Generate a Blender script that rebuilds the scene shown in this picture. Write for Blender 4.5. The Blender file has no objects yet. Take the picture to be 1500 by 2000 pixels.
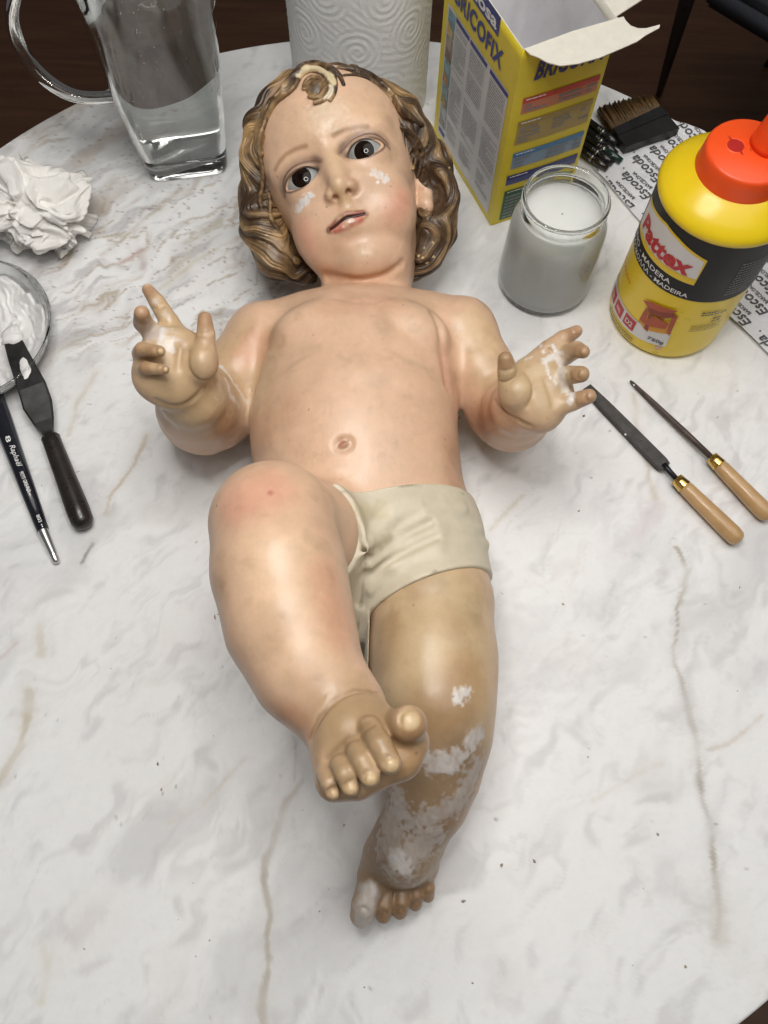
import bpy, bmesh, math, random
import numpy as np
from mathutils import Vector, Matrix
random.seed(7)
rng = np.random.default_rng(11)
f32 = np.float32
SC = bpy.context.scene
COL = SC.collection
RES = 1.0

# ------------------------------------------------------------------ camera
CAM_H, FPX = 0.5, 1620.0                 # camera height over the table top, focal length in photo pixels
PITCH, ROLL = math.radians(67.52), math.radians(-1.54)
_cp, _sp, _cr, _sr = math.cos(PITCH), math.sin(PITCH), math.cos(ROLL), math.sin(ROLL)
_RZ = np.array([[_cr, -_sr, 0], [_sr, _cr, 0], [0, 0, 1.0]])
AX_D = _RZ @ np.array([0, -_cp, _sp])
AX_F = _RZ @ np.array([0, _sp, _cp])
AX_R = _RZ @ np.array([1.0, 0, 0])
C2W = np.stack([AX_R, AX_F, -AX_D])      # camera (right, up, forward) -> world
cam_d = bpy.data.cameras.new('camera')
cam_d.sensor_fit = 'VERTICAL'; cam_d.sensor_height = 24.0
cam_d.lens = 24.0 * FPX / 2000.0
cam_d.clip_start = 0.01; cam_d.clip_end = 50
cam = bpy.data.objects.new('camera', cam_d); COL.objects.link(cam)
_m = Matrix.Identity(4)
for i in range(3):
    _m[i][0] = C2W[i][0]; _m[i][1] = C2W[i][1]; _m[i][2] = -C2W[i][2]
_m[2][3] = CAM_H
cam.matrix_world = _m
SC.camera = cam

# ------------------------------------------------------------------ light and exposure
vs = SC.view_settings
vs.view_transform = 'Standard'; vs.look = 'None'; vs.gamma = 1.0; vs.exposure = 0.20; vs.use_curve_mapping = False
world = bpy.data.worlds.new('World'); SC.world = world; world.use_nodes = True
bgn = world.node_tree.nodes['Background']
bgn.inputs[0].default_value = (1.0, 0.97, 0.93, 1); bgn.inputs[1].default_value = 0.06
def area_lamp(name, loc, target, size, power, colour):
    d = bpy.data.lights.new(name, 'AREA'); d.shape = 'DISK'; d.size = size; d.energy = power; d.color = colour
    o = bpy.data.objects.new(name, d); COL.objects.link(o); o.location = loc
    o.rotation_euler = (Vector(target) - Vector(loc)).to_track_quat('-Z', 'Y').to_euler()
    return o
area_lamp('ceiling_lamp', (0.40, 0.22, 1.70), (0.0, 0.25, 0), 2.0, 17.0, (1.0, 0.975, 0.94))
RING_C, RING_R, RING_T, RING_L = (-0.04, 0.24, 0.70), 0.105, 0.010, 50.0

SC.cycles.use_denoising = True
SC.cycles.max_bounces = 10; SC.cycles.transmission_bounces = 10; SC.cycles.transparent_max_bounces = 12
SC.cycles.caustics_refractive = True; SC.cycles.caustics_reflective = False; SC.cycles.blur_glossy = 0.6; SC.cycles.sample_clamp_indirect = 10.0

# ------------------------------------------------------------------ helpers: place, tag, mesh
def G(px, py, z=0.0):
    """the point at height z that the photograph shows at (px, py)"""
    w = C2W @ np.array([px - 750.0, 1000.0 - py, FPX])
    t = (z - CAM_H) / w[2]
    return np.array([w[0] * t, w[1] * t, z])
def depth(p):
    return float((np.asarray(p) - (0, 0, CAM_H)) @ C2W[:, 2])
def MPP(p):
    return depth(p) / FPX
def PX(p):
    q = C2W.T @ (np.asarray(p, float) - (0, 0, CAM_H))
    return np.array([750 + FPX * q[0] / q[2], 1000 - FPX * q[1] / q[2]])
def tag(o, label=None, cat=None, group=None, kind=None):
    if label: o['label'] = label
    if cat: o['category'] = cat
    if group: o['group'] = group
    if kind: o['kind'] = kind
    return o
def empty(name, loc=(0, 0, 0), label=None, cat=None, group=None):
    o = bpy.data.objects.new(name, None); COL.objects.link(o); o.location = tuple(loc); o.empty_display_size = 0.02
    return tag(o, label, cat, group)
def mesh_obj(name, V, F, mat, parent=None, smooth=True, col=None, attrs=None):
    """V in world metres; the object sits at its parent's origin"""
    V = np.asarray(V, dtype=np.float64).reshape(-1, 3)
    off = np.zeros(3)
    p = parent
    while p is not None:
        off += np.array(p.location); p = p.parent
    me = bpy.data.meshes.new(name)
    if isinstance(F, np.ndarray) and F.ndim == 2:
        n, k = F.shape
        me.vertices.add(len(V)); me.vertices.foreach_set('co', (V - off).astype(f32).ravel())
        me.loops.add(n * k); me.loops.foreach_set('vertex_index', F.astype(np.int32).ravel())
        me.polygons.add(n); me.polygons.foreach_set('loop_start', np.arange(0, n * k, k, dtype=np.int32))
        me.update(calc_edges=True); me.validate()
    else:
        me.from_pydata((V - off).tolist(), [], [tuple(int(i) for i in f) for f in F]); me.update()
    me.polygons.foreach_set('use_smooth', np.full(len(me.polygons), bool(smooth)))
    if col is not None:
        a = me.color_attributes.new('paint', 'FLOAT_COLOR', 'POINT')
        c = np.ones((len(V), 4), f32); c[:, :3] = col
        a.data.foreach_set('color', c.ravel())
    for nm, arr in (attrs or {}).items():
        a = me.attributes.new(nm, 'FLOAT', 'POINT'); a.data.foreach_set('value', np.asarray(arr, f32))
    if mat: me.materials.append(mat)
    o = bpy.data.objects.new(name, me); COL.objects.link(o)
    if parent is not None: o.parent = parent
    return o
def bm_obj(name, bm, mat, parent=None, smooth=True):
    V = np.array([v.co[:] for v in bm.verts]); bm.verts.index_update()
    F = [[v.index for v in f.verts] for f in bm.faces]
    bm.free()
    return mesh_obj(name, V, F, mat, parent, smooth)
def lathe(profile, n=64, axis_pt=(0, 0, 0), close=False):
    """profile: (r, z) from bottom up -> verts, faces, turned about a vertical axis"""
    V, F = [], []
    ax, ay, az = axis_pt
    m = len(profile)
    for (r, z) in profile:
        for j in range(n):
            a = 2 * math.pi * j / n
            V.append((ax + r * math.cos(a), ay + r * math.sin(a), az + z))
    for i in range(m - 1 if not close else m):
        i2 = (i + 1) % m
        for j in range(n):
            j2 = (j + 1) % n
            F.append((i * n + j, i * n + j2, i2 * n + j2, i2 * n + j))
    return np.array(V), F
def tube(path, radii, n=12, cap=True, flat=None):
    """a round bar along a 3-D path with a radius at each point"""
    P = [Vector(p) for p in path]; V, F = [], []
    if not hasattr(radii, '__len__'): radii = [radii] * len(P)
    t0 = (P[1] - P[0]).normalized()
    up = Vector((0, 0, 1)) if abs(t0.z) < 0.9 else Vector((1, 0, 0))
    nrm = (up - t0 * up.dot(t0)).normalized()
    for i, p in enumerate(P):
        t = (P[min(i + 1, len(P) - 1)] - P[max(i - 1, 0)]).normalized()
        nrm = (nrm - t * nrm.dot(t)).normalized(); b = t.cross(nrm)
        fl = 1.0 if flat is None else flat
        for j in range(n):
            a = 2 * math.pi * j / n
            V.append(p + (b * math.cos(a) + nrm * math.sin(a) * fl) * radii[i])
    for i in range(len(P) - 1):
        for j in range(n):
            j2 = (j + 1) % n
            F.append((i * n + j, i * n + j2, (i + 1) * n + j2, (i + 1) * n + j))
    if cap:
        F.append(tuple(range(n - 1, -1, -1))); F.append(tuple((len(P) - 1) * n + j for j in range(n)))
    return np.array([v[:] for v in V]), F
def join(parts):
    V, F, o = [], [], 0
    for v, f in parts:
        V.append(np.asarray(v).reshape(-1, 3)); F += [tuple(i + o for i in q) for q in f]; o += len(V[-1])
    return np.concatenate(V), F
def smoothstep(a, b, x):
    t = np.clip((x - a) / (b - a), 0, 1); return t * t * (3 - 2 * t)
_pr = np.random.default_rng(3); _PERM = np.tile(_pr.permutation(256), 3).astype(np.int32); _VAL = _pr.uniform(-1, 1, 256).astype(f32)
def vnoise(P, s, seed=0, octv=3, gain=0.5):
    """value noise, about -1..1"""
    P = (np.asarray(P, np.float64) / s).astype(f32); out = np.zeros(len(P), f32); amp = 1.0; tot = 0
    flat = len(P) > 0 and float(P[:, 2].max() - P[:, 2].min()) == 0.0
    for o in range(octv):
        Q = P * f32(2.03 ** o) + f32(17.3 * o + (seed * 5.17) % 211)
        I = np.floor(Q); T = Q - I; T = T * T * (3 - 2 * T); I = I.astype(np.int32) & 255
        acc = 0
        for dx in (0, 1):
            hx = _PERM[(I[:, 0] + dx) & 255]; wx_ = T[:, 0] if dx else 1 - T[:, 0]
            for dy in (0, 1):
                hy = _PERM[hx + ((I[:, 1] + dy) & 255)]; wxy = wx_ * (T[:, 1] if dy else 1 - T[:, 1])
                if flat: acc = acc + wxy * _VAL[_PERM[hy + (o * 37 + seed) % 250]]
                else:
                    for dz in (0, 1): acc = acc + wxy * (T[:, 2] if dz else 1 - T[:, 2]) * _VAL[_PERM[hy + ((I[:, 2] + dz) & 255)]]
        out += f32(amp) * acc; tot += amp; amp *= gain
    return (out / tot * 1.5).astype(np.float64)
def srgb(r, g, b):
    c = np.array([r, g, b], float) / 255
    return np.where(c <= 0.04045, c / 12.92, ((c + 0.055) / 1.055) ** 2.4)

# ------------------------------------------------------------------ helpers: carved (implicit) surfaces
class Vol:
    def __init__(s, xs, ys, zs):
        s.ax = [np.asarray(a, f32) for a in (xs, ys, zs)]
        s.D = np.full(tuple(len(a) for a in s.ax), 9.0, f32)
    def op(s, fn, lo, hi, k=0.004, mode='add', pad=None):
        pad = (k + 0.006) if pad is None else pad
        sl = []
        for a, l, h in zip(s.ax, lo, hi):
            i0 = int(np.searchsorted(a, l - pad)); i1 = int(np.searchsorted(a, h + pad))
            if i1 <= i0: return
            sl.append(slice(i0, i1))
        X = s.ax[0][sl[0]][:, None, None]; Y = s.ax[1][sl[1]][None, :, None]; Z = s.ax[2][sl[2]][None, None, :]
        d = fn(X, Y, Z).astype(f32); sl = tuple(sl); a = s.D[sl]
        if mode == 'add':
            h = np.maximum(k - np.abs(a - d), 0) / k if k > 0 else 0
            s.D[sl] = np.minimum(a, d) - h * h * (k * 0.25)
        elif mode == 'cut':
            d = -d; h = np.maximum(k - np.abs(a - d), 0) / k if k > 0 else 0
            s.D[sl] = np.maximum(a, d) + h * h * (k * 0.25)
    # round-ended tapered bar
    def cone(s, a, b, ra, rb, k=0.004, mode='add'):
        a = np.asarray(a, float); b = np.asarray(b, float); ab = b - a; L2 = float(ab @ ab) + 1e-12
        def fn(X, Y, Z):
            t = np.clip(((X - a[0]) * ab[0] + (Y - a[1]) * ab[1] + (Z - a[2]) * ab[2]) / L2, 0, 1).astype(f32)
            return np.sqrt((X - a[0] - t * ab[0]) ** 2 + (Y - a[1] - t * ab[1]) ** 2 + (Z - a[2] - t * ab[2]) ** 2) - (ra + t * (rb - ra))
        r = max(ra, rb)
        s.op(fn, np.minimum(a, b) - r, np.maximum(a, b) + r, k, mode)
    def chain(s, pts, k=0.004, mode='add', kin=None):
        """a jointed bar: segments merged first, then blended into the whole once"""
        kin = k * 0.35 if kin is None else kin
        P = [(np.asarray(p, float), float(r)) for p, r in pts]
        def fn(X, Y, Z):
            out = None
            for (a, ra), (b, rb) in zip(P[:-1], P[1:]):
                ab = b - a; L2 = float(ab @ ab) + 1e-12
                t = np.clip(((X - a[0]) * ab[0] + (Y - a[1]) * ab[1] + (Z - a[2]) * ab[2]) / L2, 0, 1).astype(f32)
                d = np.sqrt((X - a[0] - t * ab[0]) ** 2 + (Y - a[1] - t * ab[1]) ** 2 + (Z - a[2] - t * ab[2]) ** 2) - (ra + t * (rb - ra))
                if out is None: out = d
                elif kin > 0:
                    h = np.maximum(kin - np.abs(out - d), 0) / kin; out = np.minimum(out, d) - h * h * (kin * 0.25)
                else: out = np.minimum(out, d)
            return out
        rm = max(r for _, r in P); A = np.array([p for p, _ in P])
        s.op(fn, A.min(0) - rm, A.max(0) + rm, k, mode)
    def resample(s, axes):
        """this field on other grid lines"""
        D = s.D
        for i in range(3):
            a = s.ax[i]; t = np.asarray(axes[i]); j = np.clip(np.searchsorted(a, t) - 1, 0, len(a) - 2)
            f = np.clip((t - a[j]) / (a[j + 1] - a[j]), 0, 1).astype(f32); sh_ = [1, 1, 1]; sh_[i] = -1; f = f.reshape(sh_)
            D = np.take(D, j, i) * (1 - f) + np.take(D, j + 1, i) * f
        return D
    def ball(s, c, r, k=0.004, mode='add'):
        c = np.asarray(c, float)
        s.op(lambda X, Y, Z: np.sqrt((X - c[0]) ** 2 + (Y - c[1]) ** 2 + (Z - c[2]) ** 2) - r, c - r, c + r, k, mode)
    def ell(s, c, r, R=None, k=0.01, mode='add'):
        c = np.asarray(c, float); r = np.asarray(r, float); R = np.eye(3) if R is None else np.asarray(R)
        ext = np.sqrt(((R * r) ** 2).sum(1))
        def fn(X, Y, Z):
            x, y, z = X - c[0], Y - c[1], Z - c[2]
            q = [R[0, i] * x + R[1, i] * y + R[2, i] * z for i in range(3)]
            k0 = np.sqrt(sum((q[i] / r[i]) ** 2 for i in range(3)))
            k1 = np.sqrt(sum((q[i] / r[i] ** 2) ** 2 for i in range(3))) + 1e-9
            return k0 * (k0 - 1) / k1
        s.op(fn, c - ext, c + ext, k, mode)
    def sample(s, P):
        """trilinear value at points"""
        P = np.asarray(P); idx = []; fr = []
        for i in range(3):
            a = s.ax[i]; j = np.clip(np.searchsorted(a, P[:, i]) - 1, 0, len(a) - 2)
            idx.append(j); fr.append(np.clip((P[:, i] - a[j]) / (a[j + 1] - a[j]), 0, 1))
        out = 0
        for dx in (0, 1):
            for dy in (0, 1):
                for dz in (0, 1):
                    w = (fr[0] if dx else 1 - fr[0]) * (fr[1] if dy else 1 - fr[1]) * (fr[2] if dz else 1 - fr[2])
                    out = out + w * s.D[idx[0] + dx, idx[1] + dy, idx[2] + dz]
        return out
    def inside(s, P):
        return all(s.ax[i][0] <= P[i] <= s.ax[i][-1] for i in range(3))
    def hit(s, px, py):
        """first surface point seen at a photo position"""
        w = C2W @ np.array([px - 750.0, 1000.0 - py, FPX]); w /= np.linalg.norm(w)
        t = np.arange(0.2, 0.8, 0.0004); P = np.array([0, 0, CAM_H]) + t[:, None] * w
        ok = np.ones(len(t), bool)
        for i in range(3): ok &= (P[:, i] > s.ax[i][0]) & (P[:, i] < s.ax[i][-1])
        P = P[ok]
        if len(P) == 0: return None
        d = s.sample(P); j = np.argmax(d < 0)
        if d[j] >= 0: return None
        return P[j]
    def mesh(s):
        """naive surface nets"""
        D = s.D; S = D < 0
        n = [a - 1 for a in D.shape]
        mixed = np.zeros(n, bool)
        base = S[:-1, :-1, :-1]
        for dx in (0, 1):
            for dy in (0, 1):
                for dz in (0, 1):
                    if dx or dy or dz: mixed |= (S[dx:dx + n[0], dy:dy + n[1], dz:dz + n[2]] != base)
        I = np.argwhere(mixed); ids = np.full(n, -1, np.int32); ids[mixed] = np.arange(len(I), dtype=np.int32)
        corner = {}
        for dx in (0, 1):
            for dy in (0, 1):
                for dz in (0, 1): corner[dx, dy, dz] = D[I[:, 0] + dx, I[:, 1] + dy, I[:, 2] + dz]
        acc = np.zeros((len(I), 3)); cnt = np.zeros(len(I))
        keys = list(corner)
        for a in keys:
            for ax in range(3):
                if a[ax]: continue
                b = list(a); b[ax] = 1; b = tuple(b)
                va, vb = corner[a], corner[b]; m = (va < 0) != (vb < 0)
                t = np.where(m, va / np.where(m, va - vb, 1), 0)
                p = np.zeros((len(I), 3)); p[:] = a; p[:, ax] = t
                acc[m] += p[m]; cnt[m] += 1
        loc = acc / cnt[:, None]
        V = np.zeros((len(I), 3))
        for i in range(3):
            a = s.ax[i]; V[:, i] = a[I[:, i]] + loc[:, i] * (a[I[:, i] + 1] - a[I[:, i]])
        Q = []
        for ax in range(3):
            b, c = (ax + 1) % 3, (ax + 2) % 3
            s0 = [slice(None)] * 3; s1 = [slice(None)] * 3
            s0[ax] = slice(0, -1); s1[ax] = slice(1, None)
            E = np.argwhere(S[tuple(s0)] != S[tuple(s1)])
            E = E[(E[:, b] > 0) & (E[:, c] > 0) & (E[:, b] < D.shape[b] - 1) & (E[:, c] < D.shape[c] - 1)]
            flip = S[E[:, 0], E[:, 1], E[:, 2]]
            def cell(ob, oc):
                J = E.copy(); J[:, b] += ob; J[:, c] += oc
                return ids[J[:, 0], J[:, 1], J[:, 2]]
            q = np.stack([cell(-1, -1), cell(0, -1), cell(0, 0), cell(-1, 0)], 1)
            q[~flip] = q[~flip][:, ::-1]
            Q.append(q)
        Q = np.concatenate(Q); Q = Q[(Q >= 0).all(1)]
        return V, Q
def relax(V, Q, it=2, lam=0.5):
    n = len(V)
    for _ in range(it):
        A = np.zeros((n, 3)); c = np.zeros(n)
        for i in range(4):
            j = Q[:, (i + 1) % 4]
            for d in range(3): A[:, d] += np.bincount(Q[:, i], V[j, d], n) + np.bincount(j, V[Q[:, i], d], n)
            c += np.bincount(Q[:, i], minlength=n) + np.bincount(j, minlength=n)
        V = V + lam * (A / np.maximum(c, 1)[:, None] - V)
    return V
def vnormals(V, Q):
    N = np.cross(V[Q[:, 2]] - V[Q[:, 0]], V[Q[:, 3]] - V[Q[:, 1]]); out = np.zeros_like(V)
    for i in range(4):
        for d in range(3): out[:, d] += np.bincount(Q[:, i], N[:, d], len(V))
    return out / (np.linalg.norm(out, axis=1, keepdims=True) + 1e-12)
def spans(*segs):
    """grid line positions: (start, end, step) pieces end to end"""
    out = []
    for a, b, h in segs:
        n = max(2, int(round((b - a) / (h * RES)))); out.append(np.linspace(a, b, n, endpoint=False))
    return np.concatenate(out)

# ------------------------------------------------------------------ helpers: materials
def new_mat(name):
    m = bpy.data.materials.new(name); m.use_nodes = True
    return m, m.node_tree, m.node_tree.nodes['Principled BSDF']
def N(nt, typ, **kw):
    n = nt.nodes.new(typ)
    for k, v in kw.items():
        if k.startswith('i_'):
            n.inputs[int(k[2:]) if k[2:].isdigit() else k[2:].replace('_', ' ')].default_value = v
        else: setattr(n, k, v)
    return n
def ramp(nt, src, stops):
    r = N(nt, 'ShaderNodeValToRGB'); e = r.color_ramp.elements
    while len(e) < len(stops): e.new(0.5)
    for i, (p, c) in enumerate(stops):
        e[i].position = p; e[i].color = (*c, 1) if len(c) == 3 else c
    nt.links.new(src, r.inputs[0]); return r
def simple(name, col, rough=0.5, metal=0.0, noise=0.0, nscale=60, bump=0.0, bscale=300, spec=None, coat=0.0):
    m, nt, p = new_mat(name)
    p.inputs['Roughness'].default_value = rough; p.inputs['Metallic'].default_value = metal
    p.inputs['Base Color'].default_value = (*col, 1)
    if spec is not None: p.inputs['Specular IOR Level'].default_value = spec
    if coat: p.inputs['Coat Weight'].default_value = coat; p.inputs['Coat Roughness'].default_value = 0.15
    tc = N(nt, 'ShaderNodeTexCoord')
    if noise:
        n = N(nt, 'ShaderNodeTexNoise', i_Scale=nscale, i_Detail=6.0, i_Roughness=0.65); nt.links.new(tc.outputs['Object'], n.inputs[0])
        c = np.array(col)
        r = ramp(nt, n.outputs[0], [(0.3, tuple(c * (1 - noise))), (0.72, tuple(np.minimum(c * (1 + noise), 1)))])
        nt.links.new(r.outputs[0], p.inputs['Base Color'])
        mr = N(nt, 'ShaderNodeMapRange'); mr.inputs[3].default_value = max(0.03, rough - 0.12); mr.inputs[4].default_value = min(1, rough + 0.12)
        nt.links.new(n.outputs[0], mr.inputs[0]); nt.links.new(mr.outputs[0], p.inputs['Roughness'])
    if bump:
        n = N(nt, 'ShaderNodeTexNoise', i_Scale=bscale, i_Detail=4.0); nt.links.new(tc.outputs['Object'], n.inputs[0])
        b = N(nt, 'ShaderNodeBump', i_Strength=bump, i_Distance=0.001); nt.links.new(n.outputs[0], b.inputs['Height'])
        nt.links.new(b.outputs[0], p.inputs['Normal'])
    return m
def painted(name, rough=0.35, bump=0.15, bscale=500, var=0.06, coat=0.0, wear=0.0):
    """colour from the 'paint' layer with fine mottling"""
    m, nt, p = new_mat(name)
    a = N(nt, 'ShaderNodeAttribute', attribute_name='paint')
    tc = N(nt, 'ShaderNodeTexCoord')
    n = N(nt, 'ShaderNodeTexNoise', i_Scale=140.0, i_Detail=8.0, i_Roughness=0.7); nt.links.new(tc.outputs['Object'], n.inputs[0])
    mr = N(nt, 'ShaderNodeMapRange'); mr.inputs[1].default_value = 0.25; mr.inputs[2].default_value = 0.75
    mr.inputs[3].default_value = 1 - var; mr.inputs[4].default_value = 1 + var
    nt.links.new(n.outputs[0], mr.inputs[0])
    mx = N(nt, 'ShaderNodeVectorMath', operation='SCALE'); nt.links.new(a.outputs['Color'], mx.inputs[0]); nt.links.new(mr.outputs[0], mx.inputs['Scale'])
    nt.links.new(mx.outputs[0], p.inputs['Base Color'])
    rr = N(nt, 'ShaderNodeMapRange'); rr.inputs[1].default_value = 0.3; rr.inputs[2].default_value = 0.7
    rr.inputs[3].default_value = rough - 0.09; rr.inputs[4].default_value = rough + 0.12
    nt.links.new(n.outputs[0], rr.inputs[0]); nt.links.new(rr.outputs[0], p.inputs['Roughness'])
    n2 = N(nt, 'ShaderNodeTexNoise', i_Scale=float(bscale), i_Detail=5.0); nt.links.new(tc.outputs['Object'], n2.inputs[0])
    b = N(nt, 'ShaderNodeBump', i_Strength=bump, i_Distance=0.0006); nt.links.new(n2.outputs[0], b.inputs['Height'])
    nt.links.new(b.outputs[0], p.inputs['Normal'])
    if coat: p.inputs['Coat Weight'].default_value = coat; p.inputs['Coat Roughness'].default_value = 0.2
    return m
# ------------------------------------------------------------------ ring lamp (seen mirrored in the glass eyes)
def torus(c, R, r, n=72, m=14, nrm=(0, 0, 1)):
    q = Vector((0, 0, 1)).rotation_difference(Vector(nrm)); V = []; F = []
    for i in range(n):
        a = 2 * math.pi * i / n
        for j in range(m):
            b = 2 * math.pi * j / m
            V.append(Vector(c) + q @ Vector(((R + r * math.cos(b)) * math.cos(a), (R + r * math.cos(b)) * math.sin(a), r * math.sin(b))))
            F.append((i * m + j, ((i + 1) % n) * m + j, ((i + 1) % n) * m + (j + 1) % m, i * m + (j + 1) % m))
    return np.array([v[:] for v in V]), F
mg, nt, p = new_mat('ring_tube_glow')
p.inputs['Base Color'].default_value = (0.9, 0.9, 0.9, 1)
p.inputs['Emission Color'].default_value = (1.0, 0.972, 0.93, 1); p.inputs['Emission Strength'].default_value = RING_L
ring = empty('ring_lamp', RING_C, 'lit white ring tube of the work lamp hanging over the table', 'lamp')
mesh_obj('lamp_tube', *torus(RING_C, RING_R, RING_T), mg, ring)
# ------------------------------------------------------------------ floor, round marble table
mf, nt, p = new_mat('dark_wood_floor')
tc = N(nt, 'ShaderNodeTexCoord'); mp = N(nt, 'ShaderNodeMapping'); mp.inputs['Scale'].default_value = (1.2, 14.0, 1.0); mp.inputs['Rotation'].default_value = (0, 0, 0.5)
nt.links.new(tc.outputs['Object'], mp.inputs[0])
n1 = N(nt, 'ShaderNodeTexNoise', i_Scale=3.0, i_Detail=9.0, i_Roughness=0.65, i_Distortion=0.6); nt.links.new(mp.outputs[0], n1.inputs[0])
r1 = ramp(nt, n1.outputs[0], [(0.3, (0.062, 0.026, 0.012)), (0.55, (0.098, 0.043, 0.020)), (0.75, (0.13, 0.060, 0.029))]); nt.links.new(r1.outputs[0], p.inputs['Base Color'])
p.inputs['Roughness'].default_value = 0.5
o = mesh_obj('floor', [(-3, -2, -0.74), (3.5, -2, -0.74), (3.5, 4, -0.74), (-3, 4, -0.74)], [(0, 1, 2, 3)], mf, smooth=False); tag(o, kind='structure')

TC, TR = np.array([-0.016, 0.2545]), 0.3919
table = empty('marble_table', (TC[0], TC[1], -0.74), 'round white marble table with grey and brown veins under all the things', 'table')
def marble_top():
    nr, na = 236, 1300
    rr = np.concatenate([np.linspace(0.0005, TR - 0.0025, nr), [TR - 0.0012, TR - 0.0003, TR, TR, TR - 0.003, 0.05]])
    zz = np.concatenate([np.zeros(nr), [-0.0003, -0.0012, -0.0030, -0.020, -0.022, -0.022]])
    a = np.arange(na) * 2 * np.pi / na
    X = TC[0] + rr[:, None] * np.cos(a); Y = TC[1] + rr[:, None] * np.sin(a); Z = np.repeat(zz[:, None], na, 1)
    V = np.stack([X, Y, Z], -1).reshape(-1, 3); n = len(rr)
    i, j = np.meshgrid(np.arange(n - 1), np.arange(na), indexing='ij'); j2 = (j + 1) % na
    F = np.stack([i * na + j, (i + 1) * na + j, (i + 1) * na + j2, i * na + j2], -1).reshape(-1, 4)
    return V, F
TV, TF = marble_top()
P2 = TV.copy(); P2[:, 2] = 0
def aniso(P, ang, along, across):
    c, s = math.cos(ang), math.sin(ang)
    return np.stack([(P[:, 0] * c + P[:, 1] * s) / along, (-P[:, 0] * s + P[:, 1] * c) / across, P[:, 2]], 1)
wx = vnoise(P2, 0.03, 31, 3); wy = vnoise(P2, 0.03, 32, 3)
PW = P2 + np.stack([wx, wy, 0 * wx], 1) * 0.010
mcol = np.tile(np.array([0.800, 0.803, 0.805]), (len(TV), 1))
def mtint(w, c):
    global mcol
    w = np.clip(w, 0, 1)[:, None]; mcol = mcol * (1 - w) + np.asarray(c) * w
cl = vnoise(aniso(PW, 0.85, 0.075, 0.032), 1.0, 41, 5); mtint(smoothstep(-0.15, 0.70, cl) * 0.62, (0.57, 0.57, 0.575))          # soft grey clouds
cl2 = vnoise(aniso(PW, 0.9, 0.022, 0.010), 1.0, 42, 4); mtint(smoothstep(0.20, 0.90, cl2) * 0.44, (0.50, 0.495, 0.50)); cl4 = vnoise(aniso(PW, 0.95, 0.010, 0.0048), 1.0, 47, 4); mtint(smoothstep(0.35, 0.95, cl4) * 0.34 * smoothstep(-0.3, 0.4, cl), (0.46, 0.45, 0.46))
cl3 = vnoise(PW, 0.045, 43, 4); mtint(smoothstep(0.2, 0.8, cl3) * 0.16, (0.72, 0.66, 0.62))                                    # faint rose
for k_, (an_, la, lc, st_) in enumerate(((0.85, 0.060, 0.020, 0.26), (0.70, 0.034, 0.012, 0.16), (1.05, 0.110, 0.034, 0.30))):
    rv_ = 1 - np.abs(vnoise(aniso(PW, an_, la, lc), 1.0, 141 + k_, 4)); mk = smoothstep(0.0, 0.7, vnoise(P2, 0.05, 151 + k_, 3) + 0.1)
    mtint(smoothstep(0.90, 0.985, rv_) * st_ * mk, (0.52, 0.51, 0.51))
vein = 1 - np.abs(vnoise(aniso(PW, 0.80, 0.20, 0.055), 1.0, 44, 4)); fade = smoothstep(0.0, 0.6, vnoise(P2, 0.07, 45, 2) + 0.15)
mtint(smoothstep(0.955, 0.995, vein) * 0.16 * fade, (0.56, 0.50, 0.42))
# the busy corner by the paper ball and the jug
reg = smoothstep(0.150, 0.055, np.linalg.norm((P2 - G(300, 500, 0)) * (1.0, 1.0, 0), axis=1) + 0.030 * wx)
reg2 = smoothstep(0.10, 0.03, np.linalg.norm(P2 - G(190, 240, 0), axis=1) + 0.03 * wy) * 0.8
rg = np.maximum(reg, reg2)
b1 = vnoise(aniso(PW, 0.72, 0.060, 0.0115), 1.0, 51, 5); mtint(smoothstep(0.02, 0.60, b1) * 0.70 * rg, (0.45, 0.38, 0.31))
b2 = vnoise(aniso(PW, 0.72, 0.040, 0.0085), 1.0, 52, 5); mtint(smoothstep(0.18, 0.7, b2) * 0.60 * rg, (0.40, 0.38, 0.39))
b3 = 1 - np.abs(vnoise(aniso(PW, 0.72, 0.090, 0.016), 1.0, 53, 4)); mtint(smoothstep(0.93, 0.99, b3) * 0.6 * rg, (0.36, 0.28, 0.18))
sp = vnoise(P2, 0.0030, 54, 2); mtint(smoothstep(0.80, 1.0, sp) * 0.65 * (rg * 0.9 + 0.06), (0.20, 0.13, 0.12))
rgr = smoothstep(0.12, 0.03, np.linalg.norm(P2 - G(1330, 900, 0), axis=1) + 0.03 * wx); b4 = vnoise(aniso(PW, 1.2, 0.03, 0.009), 1.0, 56, 5); mtint(smoothstep(0.15, 0.7, b4) * 0.5 * rgr, (0.52, 0.48, 0.50))
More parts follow.
